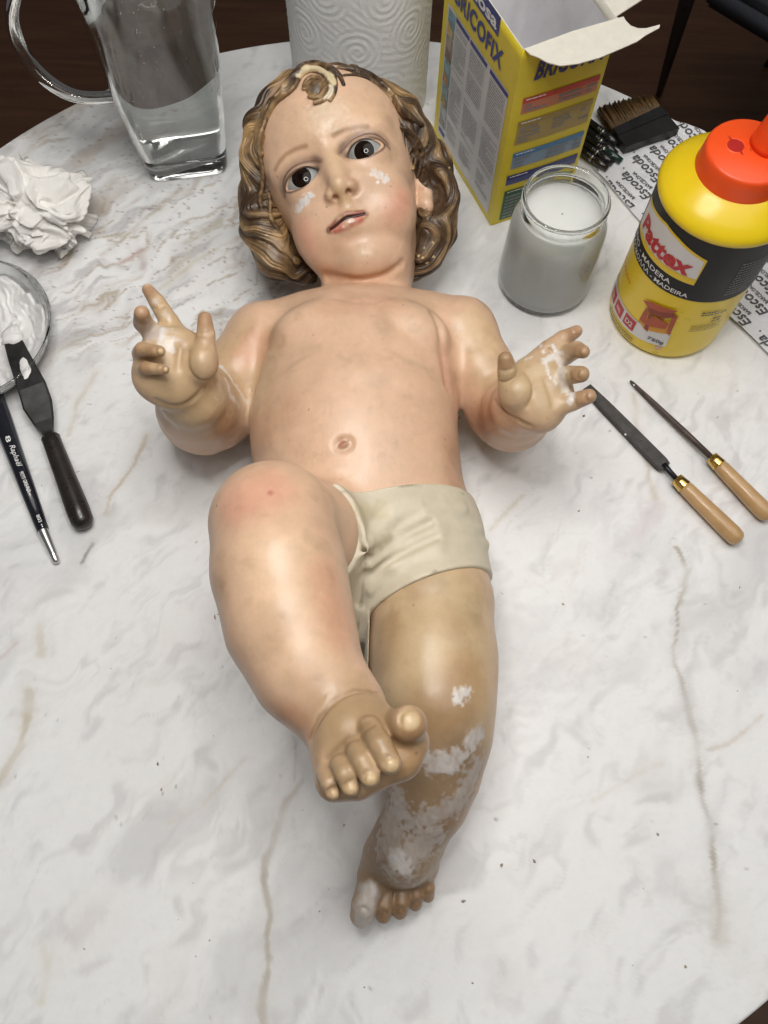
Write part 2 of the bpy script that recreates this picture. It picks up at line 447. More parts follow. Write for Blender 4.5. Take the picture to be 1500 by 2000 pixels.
# single veins, traced over the slab
VEINS = [([(1322, 1070), (1343, 1115), (1335, 1150), (1326, 1185), (1324, 1230), (1312, 1270), (1315, 1295), (1328, 1330), (1342, 1385), (1356, 1430), (1362, 1470), (1366, 1500), (1370, 1560), (1388, 1620), (1392, 1665), (1402, 1745), (1405, 1800), (1395, 1830)], .0011, (0.30, 0.255, 0.195), .75),
         ([(596, 1525), (562, 1560), (552, 1590), (535, 1635), (518, 1680), (516, 1725), (528, 1775), (524, 1830), (528, 1890), (514, 1945), (512, 2010)], .0012, (0.36, 0.31, 0.245), .72),
         ([(575, 1440), (578, 1475), (575, 1525)], .0006, (0.25, 0.2, 0.13), .6),
         ([(55, 1400), (40, 1460), (15, 1500), (-10, 1540)], .0014, (0.50, 0.43, 0.32), .7), ([(58, 1350), (52, 1400)], .0020, (0.52, 0.46, 0.36), .6),
         ([(350, 368), (320, 400), (280, 430), (235, 470), (200, 500)], .0009, (0.34, 0.26, 0.16), .8), ([(290, 850), (262, 905), (235, 940), (212, 970), (205, 1005)], .0009, (0.50, 0.40, 0.28), .7),
         ([(182, 1060), (170, 1082), (162, 1098)], .0007, (0.10, 0.08, 0.07), .8), ([(275, 488), (250, 505), (235, 512)], .0010, (0.40, 0.22, 0.17), .7), ([(275, 488), (280, 515), (278, 525)], .0016, (0.44, 0.34, 0.32), .55),
         ([(430, 430), (395, 455), (362, 475)], .0016, (0.40, 0.36, 0.26), .65), ([(425, 485), (380, 510), (335, 545), (310, 562)], .0009, (0.52, 0.46, 0.34), .65), ([(380, 490), (350, 515), (335, 530)], .0010, (0.5, 0.44, 0.33), .6),
         ([(188, 730), (150, 790), (135, 850)], .0010, (0.56, 0.48, 0.36), .6), ([(480, 1480), (430, 1535), (390, 1575), (330, 1610)], .0008, (0.62, 0.55, 0.46), .55), ([(880, 1450), (980, 1560), (960, 1580)], .0007, (0.66, 0.62, 0.56), .0),
         ([(1155, 1567), (1200, 1540), (1245, 1510), (1290, 1490)], .0008, (0.60, 0.54, 0.45), .6), ([(1385, 1465), (1420, 1452), (1450, 1432), (1490, 1400)], .0009, (0.52, 0.45, 0.38), .6), ([(960, 1035), (1000, 990), (1022, 968)], .0008, (0.58, 0.54, 0.42), .5),
         ([(1222, 1073), (1250, 1040), (1272, 1010), (1285, 990)], .0040, (0.58, 0.52, 0.54), .5), ([(1240, 770), (1245, 800), (1240, 830), (1255, 870), (1280, 970)], .0012, (0.55, 0.49, 0.38), .6), ([(1300, 1700), (1305, 1740)], .0040, (0.58, 0.57, 0.58), .5),
         ([(1400, 1780), (1405, 1830)], .0035, (0.50, 0.48, 0.40), .6), ([(82, 1220), (80, 1250), (78, 1275)], .0018, (0.52, 0.46, 0.36), .6), ([(0, 1290), (30, 1260)], .0012, (0.5, 0.38, 0.34), .5), ([(85, 1850), (95, 1900), (80, 1960)], .0015, (0.62, 0.58, 0.45), .5), ([(150, 1830), (185, 1790)], .0040, (0.6, 0.56, 0.54), .6)]
jit = vnoise(P2, 0.006, 61, 3); jit2 = vnoise(P2, 0.0022, 62, 3); brk = 0.72 + 0.5 * vnoise(P2, 0.014, 63, 2)
for pts, w, c, s_ in VEINS:
    W = [G(x, y, 0) for x, y in pts]; lo = np.min(W, 0) - 0.02; hi = np.max(W, 0) + 0.02
    m = np.nonzero((P2[:, 0] > lo[0]) & (P2[:, 0] < hi[0]) & (P2[:, 1] > lo[1]) & (P2[:, 1] < hi[1]))[0]
    Pm = P2[m] + np.stack([jit[m] * 0.6 + wx[m], wy[m], 0 * jit[m]], 1) * 0.0012; best = np.full(len(m), 9.0)
    for a_, c_ in zip(W[:-1], W[1:]):
        ab = c_ - a_; t = np.clip((Pm - a_) @ ab / (ab @ ab), 0, 1); best = np.minimum(best, np.linalg.norm(Pm - a_ - t[:, None] * ab, axis=1))
    ww = 1.6 * w * np.clip(1 + 0.35 * jit2[m] + 0.5 * wy[m], 0.4, 2); k = np.zeros(len(P2)); k[m] = smoothstep(1.3, 0.35, best / ww) * s_ * np.clip(brk[m], 0.25, 1.1); mtint(k, c)
    k[m] = smoothstep(4.5, 0.5, best / ww) * s_ * 0.32; mtint(k, np.array(c) * 0.5 + 0.38)
# pits and crumbs
for _ in range(240):
    a_ = rng.uniform(0, 2 * np.pi); q_ = TC + TR * 0.97 * math.sqrt(rng.random()) * np.array([math.cos(a_), math.sin(a_)])
    m = np.nonzero((np.abs(TV[:, 0] - q_[0]) < 0.003) & (np.abs(TV[:, 1] - q_[1]) < 0.003))[0]
    k = smoothstep(1, 0.3, np.hypot(TV[m, 0] - q_[0], TV[m, 1] - q_[1]) / rng.uniform(0.0006, 0.0013)) * rng.uniform(0.2, 0.75)
    mcol[m] = mcol[m] * (1 - k[:, None]) + np.array((0.20, 0.16, 0.14)) * k[:, None]
marble = painted('veined_marble', rough=0.44, bump=0.0, bscale=250, var=0.03); marble.node_tree.nodes['Principled BSDF'].inputs['Specular IOR Level'].default_value = 0.35
mesh_obj('table_top', TV, TF, marble, table, col=np.clip(mcol, 0, 1))
V, F = lathe([(0.0005, 0.0), (0.19, 0.0), (0.19, 0.012), (0.05, 0.03), (0.035, 0.06), (0.035, 0.69), (0.06, 0.715), (0.0005, 0.715)], 48, (TC[0], TC[1], -0.74))
mesh_obj('pedestal', V, F, simple('black_iron', (0.02, 0.02, 0.02), 0.45, noise=0.2), table)
# ------------------------------------------------------------------ the carved child figure
def B(px, py, z, rpx):
    c = G(px, py, z); return (c, rpx * MPP(c))
def rotx(a): c, s = math.cos(a), math.sin(a); return np.array([[1, 0, 0], [0, c, -s], [0, s, c]])
def roty(a): c, s = math.cos(a), math.sin(a); return np.array([[c, 0, s], [0, 1, 0], [-s, 0, c]])
def rotz(a): c, s = math.cos(a), math.sin(a); return np.array([[c, -s, 0], [s, c, 0], [0, 0, 1]])
def frame(u, n):
    """columns: across, along u, out n"""
    u = np.asarray(u, float); u = u / np.linalg.norm(u); n = np.asarray(n, float); n = n - u * (n @ u); n /= np.linalg.norm(n)
    return np.stack([np.cross(u, n), u, n], 1)
rad = math.radians
HR = rotx(rad(20)) @ rotz(rad(23)) @ roty(rad(-9))      # head: chin tucked, leaning to its right shoulder
HC = G(650, 320, 0.108) - HR @ np.array([0, 0, 0.043])
def Lh(x, y, z): return HC + HR @ np.array([x + 0.055 * min(y, 0.0), y, z], float)   # features lean a little

doll = empty('carved_child_figure', G(720, 1000, 0), 'painted carved baby figure with curly hair and cream shorts lying on its back', 'statue')

body = Vol(spans((-0.168, -0.082, 1.05e-3), (-0.082, 0.068, 0.68e-3), (0.068, 0.168, 1.05e-3)),
           spans((-0.052, 0.27, 1.05e-3), (0.27, 0.46, 0.66e-3)),
           spans((-0.004, 0.215, 0.84e-3)))
b = body
# --- trunk
def trunk(v, g=0.0):
    v.ell(G(706, 692, 0.047), (0.060 + g, 0.041 + g, 0.043 + g), rotz(0.0), k=0.02)
    v.ell(G(704, 740, 0.048), (0.0575 + g, 0.044 + g, 0.0445 + g), k=0.025)
    v.ell(G(690, 800, 0.048), (0.0575 + g, 0.050 + g, 0.046 + g), k=0.025)
    v.ell(G(690, 872, 0.050), (0.060 + g, 0.046 + g, 0.0500 + g), k=0.022)
    v.ell(G(715, 1000, 0.046), (0.058 + g, 0.045 + g, 0.045 + g), k=0.03)
trunk(b)
b.ell(G(622, 654, 0.0765), (0.0285, 0.0195, 0.0200), rotz(rad(16)), k=0.0035)       # chest fat
b.ell(G(788, 652, 0.0765), (0.0285, 0.0195, 0.0200), rotz(rad(-16)), k=0.0035)
b.ell(G(698, 776, 0.0705), (0.0490, 0.0165, 0.0295), k=0.007)
# --- neck
NK = G(714, 592, 0.043)
b.cone(Lh(0.004, -0.045, -0.024), NK, 0.0265, 0.0270, k=0.006)
b.cone(G(600, 652, 0.045), G(822, 644, 0.045), 0.0245, 0.0245, k=0.016)   # collar line
# --- arms
def limb(v, pts, k):
    v.chain([B(*p) for p in pts], k, kin=k)
limb(b, [(556, 652, .048, 64), (518, 668, .052, 74), (470, 730, .050, 70), (420, 792, .044, 74)], 0.007)
limb(b, [(420, 792, .044, 76), (399, 795, .046, 88), (385, 790, .070, 74), (376, 775, .095, 62)], 0.008)
limb(b, [(866, 640, .048, 60), (896, 655, .052, 72), (938, 724, .050, 62), (978, 792, .044, 64)], 0.007)
limb(b, [(978, 792, .044, 64), (1001, 806, .046, 71), (1008, 800, .065, 62), (1015, 792, .088, 52)], 0.008)
# --- his right hand (raised, two fingers curled)
def hand_r(v):
    R = frame(G(350, 640, .132) - G(345, 770, .112), np.array([0, 0, .5]) - G(345, 700, .12))
    v.ell(G(336, 716, .122), (0.0190, 0.0205, 0.0100), R, k=0.005)
    v.ell(G(322, 740, .118), (0.0160, 0.0130, 0.0110), R, k=0.007)
    v.ell(G(395, 708, .126), (0.0086, 0.0108, 0.0100), R, k=0.004)      # ball of the thumb
    v.ell(G(345, 674, .124), (0.0150, 0.0085, 0.0085), R, k=0.006)
    v.chain([B(378, 772, .098, 54), B(350, 756, .110, 42)], 0.008)
    v.chain([B(402, 682, .129, 19), B(402, 655, .133, 18.5), B(400, 622, .135, 14)], 0.0020)     # thumb
    v.chain([B(350, 664, .125, 23), B(330, 628, .129, 19), B(307, 590, .129, 16), B(289, 566, .128, 12)], 0.0025)  # index
    v.chain([B(322, 672, .122, 20), B(298, 652, .128, 19), B(279, 630, .138, 18.5), B(277, 612, .150, 15.5)], 0.0025)
    v.chain([B(300, 700, .116, 22), B(276, 690, .128, 18), B(279, 683, .138, 15.5), B(312, 686, .143, 11.5)], 0.0018)
    v.chain([B(300, 735, .116, 22), B(278, 722, .126, 17), B(286, 719, .134, 13.5), B(322, 722, .138, 9.5)], 0.0018)
hand_r(b)
# --- his left hand (open)
def hand_l(v):
    R = frame(G(1110, 722, .112) - G(1035, 775, .104), np.array([0, 0, .5]) - G(1060, 760, .105))
    v.ell(G(1052, 764, .106), (0.0200, 0.0150, 0.0095), R, k=0.005)
    v.ell(G(1048, 802, .102), (0.0130, 0.0105, 0.0105), R, k=0.007)
    v.ell(G(1010, 766, .109), (0.0105, 0.0110, 0.0110), None, k=0.003)
    v.ell(G(1082, 742, .108), (0.0165, 0.0075, 0.0075), R, k=0.005)
    v.chain([B(1015, 794, .088, 50), B(1035, 790, .098, 42)], 0.008)
    v.chain([B(992, 748, .113, 20), B(990, 724, .119, 18.5), B(987, 702, .124, 15.5)], 0.0020)
    v.chain([B(1030, 720, .108, 22), B(1070, 684, .113, 19), B(1100, 662, .115, 17), B(1126, 647, .114, 12)], 0.0025)
    v.chain([B(1078, 708, .110, 20), B(1108, 692, .115, 18), B(1126, 683, .123, 17), B(1139, 687, .130, 13.5)], 0.0020)
    v.chain([B(1085, 738, .110, 20), B(1112, 733, .116, 18.5), B(1135, 731, .124, 16.5)], 0.0020)
    v.chain([B(1085, 795, .106, 21), B(1118, 785, .110, 18), B(1150, 774, .117, 15)], 0.0020)
hand_l(b)
# --- legs
def thighs(v, g=0.0):
    c = lambda p: (B(*p)[0], B(*p)[1] + g)
    v.chain([c((655, 1080, .046, 118)), c((590, 1045, .095, 112)), c((535, 1020, .132, 112))], 0.012)
    v.chain([c((832, 1060, .046, 108)), c((842, 1180, .052, 119)), c((846, 1290, .058, 118))], 0.014)
thighs(b)
limb(b, [(530, 1025, .138, 116), (545, 1115, .143, 123), (567, 1220, .146, 118), (603, 1312, .148, 99), (660, 1392, .150, 76)], 0.010)
limb(b, [(846, 1290, .058, 118), (850, 1370, .062, 110), (852, 1440, .056, 104)], 0.010)
limb(b, [(852, 1440, .056, 102), (850, 1510, .050, 84), (833, 1565, .044, 75), (807, 1620, .038, 60), (790, 1668, .034, 56)], 0.006)
# --- raised foot
def foot_up(v):
    v.chain([B(672, 1392, .150, 80), B(690, 1440, .158, 78)], 0.010)
    v.chain([B(690, 1450, .160, 70), B(668, 1500, .164, 52)], 0.010)
    v.chain([B(700, 1445, .162, 66), B(768, 1455, .168, 54)], 0.010)
    v.chain([B(650, 1535, .166, 28), B(700, 1525, .170, 34), B(780, 1480, .172, 42), B(800, 1450, .172, 38)], 0.006)
    v.chain([B(772, 1428, .168, 40), B(798, 1414, .184, 37)], 0.0030)
    v.chain([B(722, 1422, .178, 24), B(742, 1454, .186, 24), B(762, 1490, .187, 23)], 0.0018)
    v.chain([B(690, 1455, .177, 22), B(707, 1486, .184, 22), B(723, 1518, .185, 20.5)], 0.0018)
    v.chain([B(660, 1486, .176, 20), B(673, 1512, .182, 20), B(684, 1538, .181, 18.5)], 0.0018)
    v.chain([B(633, 1508, .173, 16), B(642, 1530, .178, 16), B(650, 1549, .177, 14.5)], 0.0018)
foot_up(b)
# --- foot on the table
def foot_down(v):
    v.chain([B(788, 1655, .035, 54), B(784, 1676, .029, 50)], 0.008)
    v.chain([B(748, 1675, .026, 42), B(730, 1712, .021, 31)], 0.008)
    v.chain([B(806, 1668, .022, 44), B(815, 1694, .018, 32)], 0.008)
    v.chain([B(744, 1706, .018, 32), B(822, 1694, .016, 27)], 0.008)
    v.ball(G(803, 1630, .026), 0.016, k=0.012)
    v.chain([B(724, 1735, .024, 29), B(713, 1768, .024, 27), B(707, 1786, .020, 24)], 0.0020)
    v.chain([B(754, 1735, .021, 19), B(751, 1768, .022, 17.5), B(749, 1787, .018, 16)], 0.0012)
    v.chain([B(783, 1730, .020, 19), B(784, 1762, .021, 17), B(781, 1780, .017, 15.5)], 0.0012)
    v.chain([B(808, 1722, .019, 17), B(812, 1748, .019, 15.5), B(811, 1765, .015, 14)], 0.0012)
    v.chain([B(828, 1712, .018, 15), B(836, 1734, .018, 14), B(836, 1750, .014, 12.5)], 0.0012)
foot_down(b)

# --- head
def hell(c, r, k=0.008, mode='add', R=None): b.ell(Lh(*c), r, HR if R is None else HR @ R, k, mode)
def hcone(p, q, r1, r2, k=0.004, mode='add'): b.cone(Lh(*p), Lh(*q), r1, r2, k, mode)
EYE_X, EYE_Z, EYE_R = 0.0208, 0.0312, 0.0138
hell((0, 0.024, -0.010), (0.052, 0.058, 0.057))
hell((0, 0.030, 0.010), (0.045, 0.040, 0.037), k=0.02)                 # forehead
hell((-0.0005, -0.018, 0.006), (0.0400, 0.050, 0.041), k=0.02)               # face
for s in (-1, 1):
    hell((s * 0.0205, -0.033, 0.0260), (0.0190, 0.0205, 0.0185), k=0.013)   # cheeks
hell((0, -0.0590, 0.0285), (0.0150, 0.0115, 0.0165), k=0.010)             # chin
hell((0.0025, -0.0600, 0.014), (0.0225, 0.0150, 0.0230), k=0.010)               # under the chin
# sockets, brows
for s in (-1, 1):
    hell((s * 0.019, 0.004, 0.0535), (0.0140, 0.0085, 0.0080), k=0.012, mode='cut')
    hell((s * 0.021, 0.0145, 0.0345), (0.0165, 0.0048, 0.0070), k=0.010)
# nose
hcone((0, 0.004, 0.0432), (0, -0.009, 0.0485), 0.0034, 0.0041, k=0.009)
hcone((0, -0.009, 0.0485), (0, -0.0172, 0.0526), 0.0041, 0.0056, k=0.005)
for s in (-1, 1):
    hell((s * 0.0068, -0.0205, 0.0486), (0.0037, 0.0040, 0.0056), k=0.0035)
hcone((0, -0.0215, 0.0525), (0, -0.030, 0.0460), 0.0026, 0.0024, k=0.004)
for s in (-1, 1):
    hell((s * 0.0043, -0.0242, 0.0522), (0.0019, 0.0020, 0.0042), k=0.0010, mode='cut', R=rotx(rad(35)))
# mouth
hell((-0.0020, -0.0390, 0.0350), (0.0160, 0.0115, 0.0140), k=0.010)
def hface(x, y):
    """depth of the face surface at a local (x, y)"""
    z = np.arange(0.075, 0.0, -0.0002); P = HC + np.stack([np.full_like(z, x + 0.055 * min(y, 0.0)), np.full_like(z, y), z], 1) @ HR.T
    d = body.sample(P); return float(z[np.argmax(d < 0)])
def slit_y(x): return -0.0378 - 0.0012 * (x / 0.012) ** 2 + 0.0004 * math.cos(x / 0.012 * 5.0)
MX = 0.0026
up, lo, sl = [], [], []
for x in np.linspace(-0.0118, 0.0118, 13):
    e = abs(x) / 0.0118; xo = x - MX
    y = slit_y(x) + 0.0024 * (1 - e ** 1.6) - 0.0006 * math.exp(-(x / 0.002) ** 2); r = 0.0022 * (1 - 0.60 * e)
    up.append((xo, y, hface(xo, y) - 0.25 * r, r))
    y = slit_y(x) - 0.0031 * (1 - e ** 2.0); r = 0.0029 * (1 - 0.68 * e)
    lo.append((xo, y, hface(xo, y) - 0.15 * r, r))
for L in (up, lo):
    b.chain([(Lh(*p[:3]), p[3]) for p in L], 0.0022, kin=0)
hell((-0.002, -0.0500, 0.0505), (0.0085, 0.0024, 0.0036), k=0.005, mode='cut')
SLIT = []
for x in np.linspace(-0.0116, 0.0116, 15):
    y = slit_y(x); SLIT.append((x - MX, y, hface(x - MX, y) - 0.0002))
b.chain([(Lh(*p), 0.00085) for p in SLIT], 0.0005, 'cut', kin=0)
# eyelids: a shell round each eye, opened to an almond
for s in (-1, 1):
    b.ball(Lh(s * EYE_X, 0, EYE_Z), EYE_R + 0.0014, k=0.0035)
    hell((s * EYE_X, 0.0068, EYE_Z + 0.0085), (0.0112, 0.0014, 0.0040), k=0.0022)   # upper lid roll
def almond(v, s, grow=0.0):
    c = Lh(s * EYE_X, 0, EYE_Z)
    def fn(X, Y, Z):
        x = (X - c[0]) * HR[0, 0] + (Y - c[1]) * HR[1, 0] + (Z - c[2]) * HR[2, 0]
        y = (X - c[0]) * HR[0, 1] + (Y - c[1]) * HR[1, 1] + (Z - c[2]) * HR[2, 1]
        z = (X - c[0]) * HR[0, 2] + (Y - c[1]) * HR[1, 2] + (Z - c[2]) * HR[2, 2]
        y = y + 0.04 * x * s; x = np.where(x * s > 0, x * (1.18 if s > 0 else 1.09), x * 1.06); y = y * 1.05
        up = np.sqrt(x * x + (y + 0.01075) ** 2) - (0.01615 + grow)       # upper arc
        lo = np.sqrt(x * x + (y - 0.01190) ** 2) - (0.01810 + grow)       # lower arc, flatter
        return np.maximum(np.maximum(up, lo), 0.002 - z)
    v.op(fn, c - 0.02, c + 0.02, 0.0008, 'cut')
for s in (-1, 1): almond(b, s)
for s in (-1, 1):
    L = []
    for t in np.linspace(rad(12), rad(168), 14):
        x, y = s * EYE_X + 0.0148 * math.cos(t), 0.0000 + 0.0084 * math.sin(t); L.append((x, y, hface(x, y) + 0.0003))
    b.chain([(Lh(*p), 0.0008) for p in L], 0.0016, 'cut', kin=0)
# ears
for s in (-1, 1):
    R = roty(s * rad(35))
    hell((s * 0.0475, -0.014, -0.012), (0.0060, 0.0150, 0.0095), k=0.004, R=R)
    hell((s * 0.0465, -0.0290, -0.0075), (0.0052, 0.0070, 0.0062), k=0.004, R=R)
    hell((s * 0.0515, -0.012, -0.008), (0.0045, 0.0090, 0.0055), k=0.002, mode='cut', R=R)

# --- creases carved into the finished form
def groove(v, pxs, r, k=0.002, sink=0.0):
    P = []
    for (x, y) in pxs:
        h = v.hit(x, y)
        if h is not None and (not P or np.linalg.norm(h - P[-1]) < 0.03): P.append(h)
    Q = []
    if len(P) > 2:      # round the path off
        R_ = []
        for a, c in zip(P[:-1], P[1:]): R_ += [a, (a + c) / 2]
        P = R_ + [P[-1]]
        for _ in range(2): P = [P[0]] + [(P[i - 1] + 2 * P[i] + P[i + 1]) / 4 for i in range(1, len(P) - 1)] + [P[-1]]
    for i in range(len(P)): Q.append(P[i] + np.array([0, 0, 0.0]) + (np.array([0, 0, CAM_H]) - P[i]) * (r * 0.35 - sink) / np.linalg.norm(np.array([0, 0, CAM_H]) - P[i]))
    if len(Q) > 1: v.chain([(q, r) for q in Q], k, 'cut', kin=0)
GR = [([(850, 615), (862, 650), (868, 700), (874, 750)], .0008, .006),
      ([(602, 520), (640, 540), (690, 550), (740, 545), (785, 515)], .0004, .006),
      ([(306, 782), (335, 795), (362, 792), (385, 772), (402, 752)], .0009, .002),
      ([(968, 780), (985, 800), (1010, 820), (1035, 832)], .0009, .002),
      ([(606, 1440), (622, 1402), (650, 1368), (690, 1347), (730, 1350)], .0008, .003),
      ([(640, 1478), (680, 1440), (720, 1412)], .0008, .005),
      ([(838, 1448), (870, 1450), (905, 1448), (940, 1430)], .0006, .001),
      ([(368, 688), (366, 712), (374, 732), (392, 744), (412, 740)], .0005, .002), ([(352, 680), (347, 720)], .0004, .003),
      ([(1030, 730), (1040, 748), (1042, 775), (1030, 795)], .0005, .002), ([(1065, 740), (1075, 770), (1082, 790)], .0004, .003),
      ([(390, 678), (402, 681), (412, 676)], .0005, .001), ([(975, 745), (990, 748), (1004, 740), (1012, 728)], .0006, .001),
      ([(318, 634), (330, 638), (345, 630)], .0005, .001), ([(296, 602), (310, 606), (322, 596)], .0005, .001), ([(388, 650), (401, 653), (413, 648)], .0005, .001), ([(270, 628), (280, 634), (292, 628)], .0005, .001), ([(1060, 668), (1072, 682), (1082, 696)], .0005, .001), ([(1090, 652), (1098, 664), (1106, 674)], .0005, .001), ([(975, 722), (988, 726), (1002, 720)], .0005, .001), ([(1112, 720), (1116, 734), (1113, 748)], .0005, .001), ([(1118, 770), (1124, 784), (1126, 796)], .0005, .001)]
for p, r, k in GR: groove(b, p, r, k)
nv = b.hit(670, 868)
b.ell(nv + (0, 0, 0.001), (0.0056, 0.0040, 0.0035), rotz(0.3), k=0.003, mode='cut')
b.ell(nv + (0.0006, 0.0004, -0.0018), (0.0034, 0.0019, 0.0019), rotz(0.5), k=0.0015)
# nails: a shallow step cut across each finger and toe tip
def nail(v, px, py, r, ang):
    h = v.hit(px, py)
    if h is None: return
    a = rad(ang); e = MPP(h)
    P = [G(px + r * math.cos(a + t), py - r * math.sin(a + t), h[2]) for t in np.linspace(-1.3, 1.3, 7)]
    P = [v.hit(*PX(p)) for p in P]
    for p, q in zip(P[:-1], P[1:]):
        if p is not None and q is not None and np.linalg.norm(p - q) < 0.006: v.cone(p, q, 0.00065, 0.00065, 0.0008, 'cut')
for a in [(800, 1405, 20, 140), (764, 1492, 15, 120), (722, 1520, 13, 120), (685, 1538, 11, 120), (651, 1549, 9, 120), (311, 686, 8, 180), (321, 721, 7, 180), (707, 1788, 15, 95), (749, 1790, 9, 92), (781, 1783, 9, 90), (811, 1768, 8, 88), (1136, 688, 8, 180), (1134, 732, 9, 180), (1150, 775, 8, 190), (1126, 648, 8, 200)]:
    nail(b, *a)

V, Q = b.mesh()
V = relax(V, Q, 1, 0.5)
# ------------------------------------------------------------------ paint on the body
skinmat = painted('skin_paint', rough=0.37, bump=0.16, bscale=330, var=0.09, coat=0.08)
nt = skinmat.node_tree; pb = nt.nodes['Principled BSDF']; tc = N(nt, 'ShaderNodeTexCoord'); mp = N(nt, 'ShaderNodeMapping'); mp.inputs['Scale'].default_value = (1.0, 0.35, 0.6); mp.inputs['Rotation'].default_value = (0.3, 0.2, 0.5); nt.links.new(tc.outputs['Object'], mp.inputs[0])
n2 = N(nt, 'ShaderNodeTexNoise', i_Scale=95.0, i_Detail=5.0, i_Roughness=0.6); nt.links.new(mp.outputs[0], n2.inputs[0]); bp = N(nt, 'ShaderNodeBump', i_Strength=0.22, i_Distance=0.0016); nt.links.new(n2.outputs[0], bp.inputs['Height']); nt.links.new(pb.inputs['Normal'].links[0].from_socket, bp.inputs['Normal']); nt.links.new(bp.outputs[0], pb.inputs['Normal'])
col = np.tile(srgb(220, 182, 151), (len(V), 1)).astype(np.float64)
PN = {}
def nz(s, seed, o=3):
    key = (s, seed, o)
    if key not in PN: PN[key] = vnoise(V, s, seed, o)
    return PN[key]
def dist_path(P, W):
    """distance from the points W to a 3-D polyline"""
    if len(P) == 1: return np.linalg.norm(W - P[0], axis=1)
    best = np.full(len(W), 9.0)
    for a, c in zip(P[:-1], P[1:]):
        ab = c - a; t = np.clip((W - a) @ ab / (ab @ ab + 1e-12), 0, 1)
        best = np.minimum(best, np.linalg.norm(W - a - t[:, None] * ab, axis=1))
    return best
def on(pts, base=None):
    out = []
    for p in pts:
        h = (base or body).hit(*p)
        if h is not None and (not out or np.linalg.norm(h - out[-1]) < 0.06): out.append(h)
    return out
def paint(pts, r, c, s=1.0, soft=0.5, noise=0.0, ns=0.006, seed=1, world=False, streak=False):
    """lay colour c along a path on the surface; soft = share of the radius that fades; noise roughens the edge"""
    P = pts if world else on(pts)
    if not P: return
    P = [np.asarray(p, float) for p in P]
    e = r * (1 + 1.6 * noise); m = np.nonzero(((V > np.min(P, 0) - e) & (V < np.max(P, 0) + e)).all(1))[0]
    W = V[m]; d = dist_path(P, W) / r
    if noise: d = d + noise * vnoise(W, ns, seed, 3)
    w = smoothstep(1.0, 1.0 - soft, d) * s
    if streak:
        a_ = (nz(0.0, 0)[m] if False else vnoise(W * (1.0, 0.45, 0.6) @ rotz(0.6), .0016, seed + 3, 3)); w = w * np.clip(0.86 + 0.30 * a_ + 0.25 * vnoise(W, .007, seed + 5, 2), 0.45, 1); thick[m] = np.maximum(thick[m], w * min(1.0, r / .003))
    col[m] = col[m] * (1 - w[:, None]) + np.asarray(c) * w[:, None]
thick = np.zeros(len(V))
def mm(px, py, n):
    h = body.hit(px, py); return n * MPP(h)
# broad tones of the old flesh paint
olive = srgb(192, 163, 124); leg = srgb(202, 176, 136); brown = srgb(144, 119, 91)
for pts, r, c, s in [([(470, 700), (420, 800), (400, 830)], .034, olive, .75), ([(330, 620), (340, 700), (350, 760), (380, 800)], .030, srgb(194, 166, 127), .9),
                     ([(930, 640), (970, 730)], .020, srgb(214, 184, 142), .7), ([(1000, 720), (1060, 760), (1100, 720)], .028, srgb(192, 165, 126), .9),
                     ([(850, 1190), (850, 1300), (850, 1400)], .062, leg, .95), ([(835, 1500), (810, 1600), (790, 1700), (770, 1760)], .054, brown, .95),
                     ([(700, 1430), (720, 1490), (760, 1490)], .038, srgb(174, 145, 108), .95), ([(540, 1120), (580, 1230)], .030, srgb(222, 186, 152), .8)]:
    paint(pts, r, c, s, soft=0.7, noise=0.12, ns=0.02, seed=2)
pinkish = srgb(214, 150, 128)
for pts, r, c, s in [([(520, 955), (480, 975)], .022, srgb(214, 150, 126), .60), ([(528, 963)], .0025, srgb(176, 92, 84), .7), ([(500, 665), (485, 690)], .016, srgb(212, 154, 126), .55),
                     ([(868, 700), (874, 750)], .011, srgb(204, 146, 122), .5), ([(960, 800), (935, 820)], .016, srgb(198, 140, 104), .5), ([(455, 800), (440, 840)], .018, srgb(190, 142, 98), .55),
                     ([(500, 880), (560, 800)], .016, srgb(206, 162, 132), .5), ([(880, 880), (885, 930)], .016, srgb(200, 152, 120), .6),
                     ([(760, 590), (640, 600)], .014, srgb(206, 160, 130), .6), ([(640, 1130), (660, 1220)], .016, srgb(206, 152, 122), .6), ([(560, 1400), (590, 1420)], .012, srgb(200, 146, 112), .6),
                     ([(905, 1330), (850, 1390)], .022, srgb(176, 138, 94), .6), ([(760, 1230), (745, 1290)], .014, srgb(172, 140, 100), .6)]:
    paint(pts, r, c, s, soft=0.8, noise=0.15, ns=0.012, seed=3)
col *= (1 + 0.05 * nz(0.03, 5, 4) + 0.03 * nz(0.006, 6, 3))[:, None]
# finger and toe tips
tip = srgb(156, 116, 78)
for p, r in [((288, 572), .009), ((278, 618), .010), ((268, 690), .010), ((300, 686), .008), ((280, 722), .008), ((318, 722), .006), ((400, 625), .010),
             ((987, 700), .009), ((1118, 652), .010), ((1130, 685), .010), ((1130, 732), .010), ((1142, 776), .010), ((806, 1420), .010)]:
    paint([p], r, tip, .62, soft=.7, noise=.15, ns=.004, seed=4)
for x, y in [(750, 1780), (782, 1772), (811, 1758), (834, 1742)]: paint([(x, y)], .007, srgb(150, 114, 76), .45, soft=.6)
for x, y, r in [(800, 1404, .0052), (765, 1495, .0034), (722, 1523, .0032), (686, 1541, .0026), (652, 1551, .002), (313, 686, .0020), (323, 721, .0016)]:
    paint([(x, y)], r, srgb(214, 186, 142), .8, soft=.4)
SKIN_GAIN = 0.93
